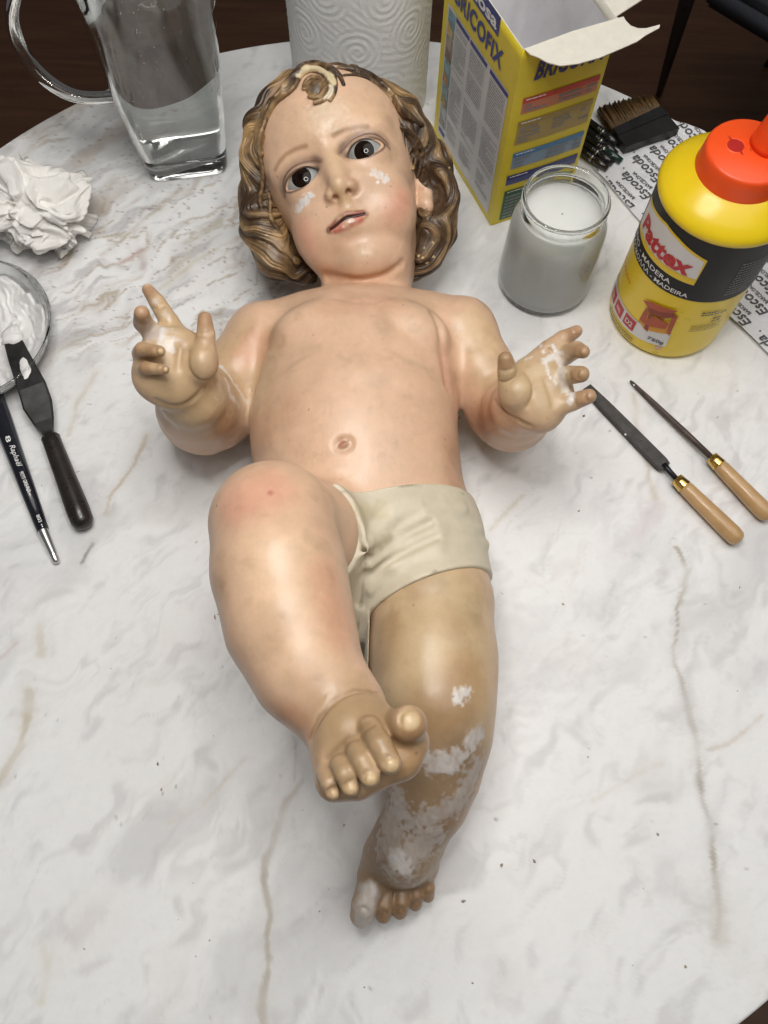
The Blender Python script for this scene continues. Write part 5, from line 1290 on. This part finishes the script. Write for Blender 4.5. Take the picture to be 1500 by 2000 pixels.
pc = [((0.16, 0.30, 0.36), (0.52, 0.36, 0.13)), ((0.34, 0.28, 0.22), (0.20, 0.14, 0.10)), ((0.20, 0.32, 0.34), (0.40, 0.22, 0.09)), ((0.24, 0.34, 0.34), (0.42, 0.26, 0.10)), ((0.42, 0.46, 0.46), (0.26, 0.24, 0.22))]
pu = (lface(874, 49)[0], lface(891, 75)[0]); ph_ = (v_t - v_b) / 5.6
for k, (c1, c2) in enumerate(pc):
    vt_ = v_t - 0.002 - k * ph_; vb_ = vt_ - ph_ * 0.9; mid = vt_ - ph_ * 0.42
    ua, ub = u_l - 0.002, u_l - 0.0125
    pic = fprint('step_picture', Lp, [(ua, vt_), (ub, vt_), (ub, vb_), (ua, vb_)], simple('pic_top', c1, 0.45, noise=0.5, nscale=160), 0.0006)
    fprint('picture_hand', Lp, [(ua - 0.001, mid), (ub + 0.002, mid - 0.004), (ub, vb_), (ua, vb_)], simple('pic_low', c2, 0.45, noise=0.5, nscale=200), 0.0009, pic)
fprint('title_bar', Lp, [(u_l - 0.002, v_b + 0.0075), (u_l - 0.0125, v_b + 0.0075), (u_l - 0.0125, v_b + 0.0035), (u_l - 0.002, v_b + 0.0035)], pr_blue, 0.0006)
cols_ = [(lface(894, 34)[0], lface(920, 75)[0]), (lface(922, 81)[0], lface(955, 125)[0]), (lface(961, 130)[0], lface(996, 174)[0])]
for k, (a_, c_) in enumerate(cols_):
    fprint('column_head', Lp, [(a_, v_t - 0.0010), (c_, v_t - 0.0010), (c_, v_t - 0.0042), (a_, v_t - 0.0042)], pr_blue, 0.0006)
    smallprint(Lp, a_ - 0.001, c_ + 0.002, v_t - 0.040, v_t - 0.007, 0.0021, pr_grey, 20 + k, 0.0006); smallprint(Lp, a_ - 0.001, c_ + 0.002, v_b + 0.030, v_t - 0.046, 0.0021, pr_grey, 30 + k, 0.0006, 0.8); smallprint(Lp, a_ - 0.001, c_ + 0.004, v_b + 0.008, v_b + 0.024, 0.0023, pr_grey, 40 + k, 0.0006, 0.5)
# short side
def rspan(tl, tr, bl): a_, b_, c_ = rface(*tl), rface(*tr), rface(*bl); return a_[0], min(b_[0], LW - 0.003), (a_[1] + b_[1]) / 2, c_[1]
for tl, tr, bl, c1, c2, sd in [((1021.6, 192), (1181.6, 136), (1016, 223), (0.56, 0.20, 0.12), (0.52, 0.045, 0.03), 1), ((1012, 238), (1170, 184), (1005, 283), (0.40, 0.29, 0.10), (0.33, 0.23, 0.07), 2), ((1002, 299), (1149.6, 243), (994, 331), (0.22, 0.31, 0.43), (0.06, 0.20, 0.42), 3),
                               ((990, 344), (1135, 291), (988, 362), (0.075, 0.085, 0.24), (0.03, 0.035, 0.18), 4), ((985, 374), (1120, 326), (975, 430), (0.05, 0.15, 0.06), (0.03, 0.10, 0.04), 5)]:
    ua, ub, vt_, vb_ = rspan(tl, tr, bl); vt_ = rface(*tl)[1]
    pn_ = fprint('print_panel', Rp, [(ua, vt_), (ub, vt_), (ub, vb_), (ua, vb_)], simple('panel_tint', c1, 0.42, noise=0.05), 0.0003)
    fprint('panel_head', Rp, [(ua, vt_), (ub, vt_), (ub, vt_ - 0.0038), (ua, vt_ - 0.0038)], simple('panel_head_tint', c2, 0.42, noise=0.05), 0.0006, pn_)
    smallprint(Rp, ua + 0.002, ua + 0.016, vt_ - 0.0032, vt_ - 0.0008, 0.0030, wh, 60 + sd, 0.0008, 1.0)
    for u0_, L_ in ((ua + 0.002, 0.016), (ua + 0.027, 0.017), (ua + 0.048, 0.012)):
        if sd != 4 or L_ > 0.0161: smallprint(Rp, u0_, min(u0_ + L_, ub - 0.001), vb_ + 0.0015, vt_ - 0.0055, 0.0034, pr_grey, 70 + sd * 5 + int(u0_ * 500), 0.0006, 0.55, 0.5)
a_, c_ = rface(1041, 157), rface(1054, 123); d_ = rface(1183, 106); ftext('lettering', Rp, 'BRICOFIX', a_[0], a_[1], min(d_[0] + 0.003, LW - 0.003), c_[1] + 0.002, pr_blue, 0.035, 0.25, spacing=1.06)
# open top: the front flap bent outwards, a torn one behind, the bag inside
A2, D2 = XA + Zv * XH, XA + XW * LW + Zv * XH; out_ = -XU; fw_ = out_ * math.cos(rad(8)) - Zv * math.sin(rad(8)); fn_ = np.cross(XW, fw_); fn_ /= np.linalg.norm(fn_)
def flap(name, px_pts, o_, n_, th=0.0007, mat=card):
    P = [plane_hit(x, y, o_, n_) for x, y in px_pts]; n = len(P); V = [*P, *[q - n_ * th * np.sign(n_[2]) for q in P]]
    F = [tuple(range(n)), tuple(range(2 * n - 1, n - 1, -1))] + [(i, (i + 1) % n, n + (i + 1) % n, n + i) for i in range(n)]
    return mesh_obj(name, V, F, mat, box, smooth=False)
flap('top_flap', [(1024, 95), (1120, 60), (1218, 32), (1222, 40), (1232, 50), (1246, 55), (1262, 55), (1289, 48), (1288, 54), (1262, 68), (1244, 81), (1210, 96), (1172, 112), (1130, 124), (1095, 128), (1070, 122), (1052, 112), (1036, 106)], A2, fn_)
sidef = np.cross(XU, XW * math.cos(rad(25)) + Zv * math.sin(rad(25)))
fl = D2 + XU * 0.004; wv_ = XW * 0.030 + Zv * 0.012
mesh_obj('top_flap', *quadbox(fl, XU * (LU - 0.012), wv_, np.array([0, 0, -0.0007])), card, box, smooth=False)
nb = 26; V = []
for i in range(nb):
    for j in range(nb):
        s, t = i / (nb - 1), j / (nb - 1); e = min(s, 1 - s, t, 1 - t); V.append(XA + XU * (0.0015 + (LU - 0.003) * s) + XW * (0.0015 + (LW - 0.003) * t) + Zv * (XH - 0.006 - 0.075 * min(1, e * 4.5)))
V = np.array(V); V += np.stack([vnoise(V, 0.015, 6, 3), vnoise(V, 0.015, 7, 3), vnoise(V, 0.015, 8, 3)], 1) * 0.0024 * np.array([[min(i, nb - 1 - i, j, nb - 1 - j) > 0] for i in range(nb) for j in range(nb)])
mesh_obj('inner_bag', V, [(i * nb + j, (i + 1) * nb + j, (i + 1) * nb + j + 1, i * nb + j + 1) for i in range(nb - 1) for j in range(nb - 1)], simple('bag_plastic', (0.56, 0.55, 0.57), 0.45, noise=0.08, nscale=60), box)
# ------------------------------------------------------------------ glue bottle
QC, QR = G(1297, 610, 0), 0.0408
bot = empty('glue_bottle', QC, 'yellow glue bottle with black label band and orange twist cap', 'bottle')
ylw = simple('yellow_plastic', (0.83, 0.60, 0.012), 0.30, noise=0.03, nscale=25, coat=0.1); blk = simple('label_black', (0.012, 0.012, 0.013), 0.42, noise=0.15, nscale=60, spec=0.3); org = simple('orange_plastic', (0.86, 0.085, 0.012), 0.36, noise=0.04, nscale=30)
prof = [(0.0005, 0.0006), (0.036, 0.0006), (0.0392, 0.0018), (0.0406, 0.0050), (QR, 0.012), (QR, 0.118)]
mesh_obj('bottle_body', *lathe(prof, 120, QC), ylw, bot)
mesh_obj('shoulder', *lathe([(QR, 0.1180), (0.0420, 0.1186), (0.0427, 0.1205), (0.0424, 0.1228), (0.0408, 0.1256), (0.0360, 0.1296), (0.0310, 0.1334), (0.0268, 0.1362), (0.0240, 0.1372), (0.0005, 0.1376)], 120, QC), ylw, bot)
CT = 0.1505
cap_ = mesh_obj('cap', *lathe([(0.0190, 0.1345), (0.0258, 0.1347), (0.0263, 0.1358), (0.0259, 0.1374), (0.0253, 0.1430), (0.0248, CT - 0.0022), (0.0240, CT - 0.0007), (0.0228, CT), (0.0005, CT)], 96, QC), org, bot)
def cyl_hit(px, py, r):
    w = C2W @ np.array([px - 750.0, 1000.0 - py, FPX]); o = np.array([0, 0, CAM_H]) - QC; a = w[0] ** 2 + w[1] ** 2; b_ = o[0] * w[0] + o[1] * w[1]; c = o[0] ** 2 + o[1] ** 2 - r * r
    t = (-b_ - math.sqrt(max(0, b_ * b_ - a * c))) / a; q = o + t * w; return np.array([math.atan2(q[1], q[0]), q[2]])
TH0 = math.atan2(-QC[1], -QC[0])
def Cy(th, z, e): return QC + np.array([(QR + e) * math.cos(th), (QR + e) * math.sin(th), z])
def cuv(px, py): q = cyl_hit(px, py, QR + 0.0003); d = (q[0] - TH0 + math.pi) % (2 * math.pi) - math.pi; return np.array([d * QR, q[1]])
def cpatch(name, poly, mat, e, parent=None):
    """a printed patch on the wall of the bottle; poly in unrolled metres"""
    poly = [np.asarray(q, float) for q in poly]; V, F = refine(np.array(poly), [tuple(range(len(poly)))], 0.004)
    return mesh_obj(name, [Cy(TH0 + x / QR, z, e) for x, z in V], F, mat, parent or bot)
def cpx(name, pts, mat, e, parent=None): return cpatch(name, [cuv(*p) for p in pts], mat, e, parent)
def ctext(name, txt, u0, u1, z0, z1, mat, e=0.0009, bold=0.02, shear=0.0, slope=0.0, parent=None):
    V, F, ext = text_geo(txt, bold, shear); V = V / ext; V, F = refine(V, F, 0.10 if len(txt) < 8 else 0.09)
    return mesh_obj(name, [Cy(TH0 + (u0 + (u1 - u0) * x) / QR, z0 + (z1 - z0) * y + slope * x, e) for x, y in V], F, mat, parent or bot)
# unrolled positions (metres round the wall from the side facing the viewer, height)
zt, zb = 0.1188, 0.0668
lab = cpatch('label_band', [(-0.064, zt), (-0.064, zb), (0.070, zb), (0.070, zt)], blk, 0.0003)
lw = simple('label_white', (0.72, 0.71, 0.70), 0.34, noise=0.03); lred = simple('label_red', (0.50, 0.018, 0.022), 0.35, noise=0.05); lyel = simple('label_yellow', (0.80, 0.56, 0.02), 0.34, noise=0.03); lblack = simple('label_ink', (0.03, 0.03, 0.03), 0.45, noise=0.1)
mt_ = lambda *q: [np.array(p) / 1000 for p in q]
cpatch('badge_border', mt_((-52, 105.5), (-24, 112.2), (-12.5, 110.4), (8.3, 104.2), (8.2, 81.2), (-52, 81.2)), lyel, 0.0005, lab)
badge = cpatch('badge', mt_((-50.5, 103.8), (-24, 110.6), (-13.6, 108.9), (6.9, 102.8), (7.6, 87.0), (-50.5, 85.2)), lw, 0.0007, lab)
ctext('lettering', 'Pattex', -0.0450, 0.0030, 0.0872, 0.1005, lred, 0.0010, 0.04, 0.10)
ctext('lettering', 'LEGNO - MADERA', -0.0600, -0.0052, 0.0745, 0.0784, lw, 0.0007, 0.012)
ctext('lettering', 'ΞΥΛΟΚΟΛΛΑ - MADEIRA', -0.0560, 0.0082, 0.0690, 0.0728, lw, 0.0007, 0.012)
ctext('lettering', 'Express', -0.0540, -0.0310, 0.0452, 0.0500, simple('label_orange', (0.70, 0.16, 0.02), 0.35, noise=0.04), 0.0005, 0.01, 0.2)
# lower white field, red squares, drawing of a stool
z0_ = 0.0125
cpatch('white_field', mt_((-60, 27.5), (-12, 27.5), (-4, 28.0), (11, 30.0), (11.8, 15.5), (-6, 13.5), (-60, 10.5)), lw, 0.0004)
qd = np.array([-0.0183, 0.0208]); sq = 0.0052
for k in range(3):
    c = np.array([qd[0] - k * 0.0128, qd[1] - 0.0006 * k]); s_ = cpatch('class_mark', [c + (-sq, -sq), c + (sq, -sq), c + (sq, sq), c + (-sq, sq)], lred, 0.0007)
    if k == 0: ctext('lettering', 'D2', c[0] - 0.0034, c[0] + 0.0034, c[1] - 0.0024, c[1] + 0.0024, lw, 0.0010, 0.02, parent=s_)
    else: cpatch('mark_sign', [c + (-.003, -.001), c + (.003, -.0025), c + (.0025, .002), c + (-.0028, .0022)], simple('mark_pink', (0.66, 0.30, 0.28), 0.4, noise=0.1), 0.0010, s_)
ctext('lettering', '750g', -0.0020, 0.0095, 0.0168, 0.0212, lblack, 0.0008, 0.015)
red1, red2, red3 = simple('stool_red', (0.42, 0.075, 0.022), 0.38, noise=0.1), simple('stool_red_dark', (0.26, 0.035, 0.015), 0.38, noise=0.1), simple('stool_shadow_orange', (0.66, 0.30, 0.015), 0.36, noise=0.05)
cpx('drawing_glow', [(1248, 625), (1258, 606), (1300, 628), (1318, 624), (1310, 652), (1258, 642)], red3, 0.0006)
for nm, pts, mt in [('drawing_leg', [(1263, 600), (1269, 603), (1259, 631), (1250, 622)], red1), ('drawing_leg', [(1314, 616), (1325, 617), (1307, 655), (1302, 647)], red1), ('drawing_leg', [(1271, 606), (1277, 609), (1265, 647), (1258, 640)], red2), ('drawing_leg', [(1294, 612), (1299, 613), (1293, 640), (1289, 636)], red2),
                    ('drawing_shelf', [(1256, 628), (1280, 616), (1306, 632), (1300, 641), (1270, 636)], red1), ('drawing_rail', [(1265, 592), (1316, 611), (1322, 618), (1296, 620), (1270, 608)], red2), ('drawing_seat', [(1257, 584), (1278, 590), (1325, 606), (1318, 609), (1291, 608), (1266, 597)], red1)]:
    cpx(nm, pts, mt, 0.0009 if 'leg' in nm else (0.0011 if 'seat' in nm else 0.0010))
def csmall(u0, u1, z0, z1, lh, seed, mat=lblack, e=0.0007, fill=.7):
    r_ = np.random.default_rng(seed); V, F = [], []; z = z1
    while z > z0:
        x = u0
        end = u0 + (u1 - u0) * (1 if r_.random() < fill else r_.uniform(.4, .9))
        while x < end:
            w = min(r_.uniform(.0006, .0022), end - x); k = len(V); V += [Cy(TH0 + x / QR, z - lh * .45, e), Cy(TH0 + (x + w) / QR, z - lh * .45, e), Cy(TH0 + (x + w) / QR, z, e), Cy(TH0 + x / QR, z, e)]; F.append((k, k + 1, k + 2, k + 3)); x += w + .0005
        z -= lh
    o = mesh_obj('small_print', V, F, mat, bot, smooth=False); o['kind'] = 'stuff'
csmall(-.042, -.010, .0062, .0100, .0022, 3)
u_ = cuv(1372, 611); csmall(u_[0], u_[0] + .018, u_[1] - .0045, u_[1] + .0005, .0026, 4); csmall(u_[0] + .010, u_[0] + .016, u_[1] - .011, u_[1] - .007, .0030, 5, lblack, .0007, 1); csmall(u_[0] - .002, u_[0] + .02, u_[1] - .021, u_[1] - .014, .0018, 6, simple('print_olive', (.30, .24, .05), .5, noise=.1))
csmall(.030, .055, zb + .006, zt - .016, .0026, 8, simple('print_dim', (.20, .20, .19), .5, noise=.1), .0006, .8)
cpx('seal_mark', [(1276, 677), (1285, 675), (1294, 679), (1286, 682)], simple('seal_pink', (.68, .42, .36), .4, noise=.1), .0008)
# cap: bayonet hole with slots, and the twist nozzle standing beside it
dk = simple('cap_hole_red', (0.42, 0.012, 0.008), 0.5, noise=0.05)
hc_ = plane_hit(1437, 284, QC + Zv * (CT + 0.0002), Zv)
V, F = lathe([(0.0001, 0.0), (0.0047, 0.0)], 32, hc_); mesh_obj('nozzle_hole', V, F, dk, cap_)
V, F = lathe([(0.0046, -0.0004), (0.0052, 0.0003), (0.0058, -0.0004)], 32, hc_); mesh_obj('hole_rim', V, F, org, cap_)
for a in (rad(115), rad(295)):
    d = np.array([math.cos(a), math.sin(a), 0]); s = np.array([-d[1], d[0], 0]); c = hc_ + d * 0.0058 + Zv * 0.0003
    mesh_obj('slot', [c - d * .0016 - s * .0006, c + d * .0018 - s * .0002, c + d * .0018 + s * .0002, c - d * .0016 + s * .0006], [(0, 1, 2, 3)], dk, cap_, smooth=False)
nb_ = plane_hit(1503, 284, QC + Zv * (CT - 0.001), Zv); nt_ = nb_ + np.array([0.002, 0.002, 0.030])
turned('nozzle', nb_, nt_, [(0, .0118), (.1, .0112), (.45, .0098), (.7, .0090), (.98, .0080), (1, .0074)], org, bot); turned('nozzle_tip', nt_, nt_ + (nt_ - nb_) * .3, [(0, .0072), (.7, .0066), (1, .0056)], simple('navy_plastic', (.02, .022, .035), .35, noise=.1), bot)
# ------------------------------------------------------------------ printed brush wrapper, brushes, chair
def crinkle(P, a): return np.stack([0 * P[:, 0], 0 * P[:, 0], a * (vnoise(P, 0.012, 7, 3) + 1.2) * 0.5], 1)
OUT = [(1159, 332), (1200, 378), (1243, 430), (1330, 522), (1406, 606), (1460, 656), (1500, 696), (1600, 800), (1760, 640), (1620, 440), (1500, 340), (1420, 290), (1372, 262), (1335, 252), (1292, 243), (1262, 248), (1238, 258), (1205, 276), (1188, 286), (1176, 306)]
ow = np.array([G(x, y, 0) for x, y in OUT]); OV, OF = refine(ow[:, :2], [tuple(range(len(ow)))], 0.005)
OV = np.concatenate([OV, np.zeros((len(OV), 1))], 1)
edge = np.min([np.linalg.norm(np.cross(np.append(b_[:2] - a_[:2], 0), OV - np.array([*a_[:2], 0])), axis=1)[:, None] * 0 + np.abs(((OV[:, 0] - a_[0]) * (b_[1] - a_[1]) - (OV[:, 1] - a_[1]) * (b_[0] - a_[0])) / np.linalg.norm(b_[:2] - a_[:2]))[:, None] for a_, b_ in zip(ow[:6], ow[1:7])], axis=0)[:, 0]
lift = 0.0022 + 0.006 * smoothstep(0.02, 0.05, OV[:, 1] - (G(1200, 300, 0)[1] - 0.02)) * smoothstep(0.30, 0.22, OV[:, 0])
def sheet_z(P): return 0.0012 + 0.0010 * (vnoise(P, 0.012, 7, 3) + 1.0) + 0.0005 * np.abs(vnoise(P, 0.02, 9, 3)) + 0.0085 * smoothstep(0.0, 0.035, (P[:, 1] - 0.535)) * smoothstep(0.33, 0.22, P[:, 0])
OV[:, 2] = sheet_z(OV)
ppr = simple('wrapper_paper', (0.70, 0.70, 0.73), 0.55, noise=0.03, nscale=60, bump=0.15, bscale=120)
wrap = empty('printed_wrapper', G(1300, 400, 0), 'white paper brush wrapper with repeated black script lettering behind the bottle', 'wrapper')
mesh_obj('sheet', OV, OF, ppr, wrap)
wink = simple('wrapper_ink', (0.08, 0.08, 0.085), 0.5, noise=0.15)
p0 = G(1183, 352, 0)[:2]; al = G(1253, 422, 0)[:2] - p0; rw = G(1210, 327, 0)[:2] - p0; e_ = al / np.linalg.norm(al); n_ = np.array([e_[1], -e_[0]])
n_ = n_ if n_ @ rw > 0 else -n_
ES = text_geo('Escoda', 0.012, 0.2); BA = text_geo('BARCELONA', 0.02); TL = np.linalg.norm(al)
poly = ow[:, :2]
def inside(q):
    c = False; j = len(poly) - 1
    for i in range(len(poly)):
        if (poly[i][1] > q[1]) != (poly[j][1] > q[1]) and q[0] < (poly[j][0] - poly[i][0]) * (q[1] - poly[i][1]) / (poly[j][1] - poly[i][1]) + poly[i][0]: c = not c
        j = i
    return c
def on_sheet(name, geo, start, w, h_):
    """text that runs from start towards -e_ (upside down to the viewer), letters' tops towards -n_"""
    V, F, ext = geo; V = V / ext; V, F = refine(V, F, 0.15)
    P = np.array([[*(start - e_ * w * x - n_ * h_ * y), 0] for x, y in V]); ok = all(inside(P[k][:2]) for k in range(0, len(P), max(1, len(P) // 12)))
    if not ok:
        keep = [inside(q[:2]) for q in P]; F = [f for f in F if all(keep[i] for i in f)]
        if not F: return
    P[:, 2] = sheet_z(P) + 0.0007
    mesh_obj(name, P, F, wink, wrap, smooth=False)
SP = np.linalg.norm(rw)
for r in range(-3, 9):
    for c in range(-2, 7):
        q = p0 + rw * r * 1.0 + al * c + e_ * (0.0 if r % 2 == 0 else 0.004)
        if not inside(q) and not inside(q + e_ * TL * 0.75): continue
        on_sheet('lettering', ES, q + e_ * TL * 0.80, TL * 0.72, SP * 0.46); on_sheet('lettering', BA, q + e_ * TL * 0.66 + n_ * SP * 0.30, TL * 0.50, SP * 0.17)
        if inside(q): V, F = lathe([(0.00005, 0.0), (0.0007, 0.0)], 10, (q[0], q[1], float(sheet_z(np.array([[q[0], q[1], 0]]))[0]) + 0.0008)); mesh_obj('dot', V, F, wink, wrap)
# wide flat brush behind the wrapper
fb = empty('flat_brush', G(1240, 240, 0), 'wide flat brush with tan bristles and black ferrule behind the wrapper', 'paintbrush')
e1, e2, e3, e4 = G(1167, 211, .006), G(1272, 186, .006), G(1288, 215, .006), G(1195, 259, .006)
brm, nt, p = new_mat('tan_bristle')
tc = N(nt, 'ShaderNodeTexCoord'); n = N(nt, 'ShaderNodeTexNoise', i_Scale=220.0, i_Detail=6.0); nt.links.new(tc.outputs['Object'], n.inputs[0]); r_ = ramp(nt, n.outputs[0], [(.3, (.07, .036, .009)), (.7, (.13, .07, .018))]); nt.links.new(r_.outputs[0], p.inputs['Base Color']); p.inputs['Roughness'].default_value = .6
hairs = []
for k in range(90):
    t = (k + .5) / 90 + rng.uniform(-.004, .004); a_ = e4 + (e3 - e4) * t; b_ = e1 + (e2 - e1) * t + np.array([rng.normal() * .0006, rng.normal() * .0010, rng.uniform(-.0012, .0012)])
    for lay in (-.0026, -.0009, .0009, .0026): hairs.append(tube([a_ + Zv * lay, (a_ + b_) / 2 + Zv * lay * .9, b_ + Zv * lay * .5], [.00055, .00055, .0003], 4))
mesh_obj('bristles', *join(hairs), brm, fb)
f1_, f2_ = G(1318, 250, .0068), G(1216, 288, .0068)
def slab(name, c4, t, mat, par): V = [q + Zv * t for q in c4] + [q - Zv * t for q in c4]; return mesh_obj(name, V, [(0, 1, 2, 3), (7, 6, 5, 4), (0, 4, 5, 1), (1, 5, 6, 2), (2, 6, 7, 3), (3, 7, 4, 0)], mat, par, smooth=False)
blm = simple('black_ferrule', (.016, .016, .017), .3, noise=.3, coat=.2)
slab('ferrule', [e4, e3, e3 + (f1_ - e3) * .45, e4 + (f2_ - e4) * .45], .0045, blm, fb)
slab('handle', [e4 + (f2_ - e4) * .45, e3 + (f1_ - e3) * .45, f1_ + (f1_ - e3) * .2, f2_ + (f2_ - e4) * .2], .0036, simple('black_handle', (.012, .012, .012), .42, noise=.3), fb)
for o in fb.children: pass
# narrow brushes beside the carton
chrome = simple('ferrule_metal', (.30, .29, .28), .2, metal=1.0, noise=.2)
spec = [((1128, 222), (1186, 268), .0034, (.012, .012, .013), 'narrow black brush nearest the wide flat brush'), ((1122, 236), (1183, 286), .0032, (.014, .013, .013), 'narrow black brush second from the wide flat brush'), ((1118, 252), (1190, 300), .0030, (.010, .030, .026), 'narrow brush with dark green handle beside the carton'),
        ((1112, 264), (1176, 306), .0030, (.013, .012, .014), 'narrow black brush just inside the wrapper corner'), ((1104, 272), (1166, 316), .0028, (.020, .012, .010), 'narrow dark brush closest to the jar rim')]
for k, (a_, c_, r_, cc, lb) in enumerate(spec):
    A_, C_ = G(*a_, .0045), G(*c_, .0045); t = empty('narrow_brush', (A_ + C_) / 2 * (1, 1, 0), lb, 'paintbrush', 'narrow brushes by the carton'); d_ = C_ - A_
    turned('bristle_tuft', A_ - d_ * .45, A_ + d_ * .05, [(0, .0004), (.3, .0016), (.8, r_ * .85), (1, r_ * .9)], simple('dark_hair', (.05, .032, .02), .55, noise=.4, nscale=300), t, 14)
    turned('ferrule', A_, A_ + d_ * .80, [(0, r_ * .92), (.5, r_), (.84, r_ * 1.02), (.86, r_ * 1.12), (.89, r_ * 1.12), (.91, r_ * 1.0), (.94, r_ * 1.1), (1, r_ * 1.02)], simple('dark_ferrule', (.06, .058, .056), .22, metal=.9, noise=.3), t, 16)
    turned('collar', A_ + d_ * .80, A_ + d_ * .88, [(0, r_ * 1.02), (.2, r_ * 1.15), (.8, r_ * 1.15), (1, r_ * 1.05)], chrome, t, 16); turned('handle', A_ + d_ * .88, C_ + d_ * .32, [(0, r_ * 1.02), (.4, r_ * 1.2), (1, r_ * .9)], simple('handle_lacquer', cc, .18, noise=.2, coat=.5), t, 16)
# chair standing on the floor behind
ch = empty('dark_chair', (0.62, 1.35, -0.74), 'dark chair standing on the wooden floor behind the table', 'chair')
dkw = simple('chair_leg_black', (.012, .010, .009), .4, noise=.3); cush = simple('chair_cushion_grey', (.035, .038, .050), .8, noise=.15, nscale=300, bump=.3, bscale=600)
fa, fb_ = G(1287, 184, -.74), G(1497, 128, -.74)
ta, tb2 = np.array([0.46, 1.22, -.30]), np.array([0.80, 1.33, -.30])
turned('leg', fa, G(1352, -35, -.30), [(0, .0055), (.02, .0065), (1, .012)], dkw, ch); turned('leg', fb_, fb_ + np.array([.05, -.10, .44]), [(0, .0055), (.02, .0065), (1, .012)], dkw, ch)
turned('leg', fa + (.12, .42, 0), fa + (.05, .26, .44), [(0, .0055), (.02, .0065), (1, .012)], dkw, ch); turned('leg', fb_ + (.10, .40, 0), fb_ + (.10, .28, .44), [(0, .0055), (.02, .0065), (1, .012)], dkw, ch)
s0 = np.array([G(1400, -10, -.285), G(1520, 62, -.285)]); u_ = s0[1] - s0[0]; bw = np.array([-u_[1], u_[0], 0]) / np.linalg.norm(u_); bw = bw if bw[1] > 0 else -bw
bm = bmesh.new(); cs = [s0[0] - u_ * .25, s0[1] + u_ * 1.8, s0[1] + u_ * 1.8 + bw * .42, s0[0] - u_ * .25 + bw * .42]
vb_ = [bm.verts.new(q - Zv * .03) for q in cs]; vt_ = [bm.verts.new(q + Zv * .015) for q in cs]
bm.faces.new(vb_[::-1]); bm.faces.new(vt_)
for i in range(4): bm.faces.new((vb_[i], vb_[(i + 1) % 4], vt_[(i + 1) % 4], vt_[i]))
bmesh.ops.bevel(bm, geom=bm.edges[:], offset=.014, segments=4, affect='EDGES'); bm_obj('seat', bm, cush, ch)
# ------------------------------------------------------------------ crumbs left by the work
cr = []
for k in range(46):
    if k < 8: c = G(*[(1140, 812), (1044, 1682), (905, 1760), (1285, 1630), (672, 1612), (420, 1205), (1100, 1180), (980, 1690)][k], 0.0006); s_ = rng.uniform(0.0007, 0.0012)
    else: c = G(rng.uniform(60, 1450), rng.uniform(620, 1950), 0.0004); s_ = rng.uniform(0.0003, 0.0008)
    st = np.array([rng.uniform(0.6, 1.9), rng.uniform(0.6, 1.2), 0.7]) * s_; V = np.array([(1, 0, 0), (-1, 0, 0), (0, 1, 0), (0, -1, 0), (0, 0, 1), (0, 0, -0.6)]) * st @ rotz(rng.uniform(0, 3)).T + c
    cr.append((V + rng.normal(size=V.shape) * s_ * 0.12, [(0, 2, 4), (2, 1, 4), (1, 3, 4), (3, 0, 4), (2, 0, 5), (1, 2, 5), (3, 1, 5), (0, 3, 5)]))
V, F = join(cr); o = mesh_obj('work_crumbs', V, F, simple('crumb', (0.36, 0.29, 0.22), 0.8, noise=0.6, nscale=30), smooth=False); tag(o, 'scattered brown crumbs of old paint and plaster on the marble', 'crumbs', kind='stuff')
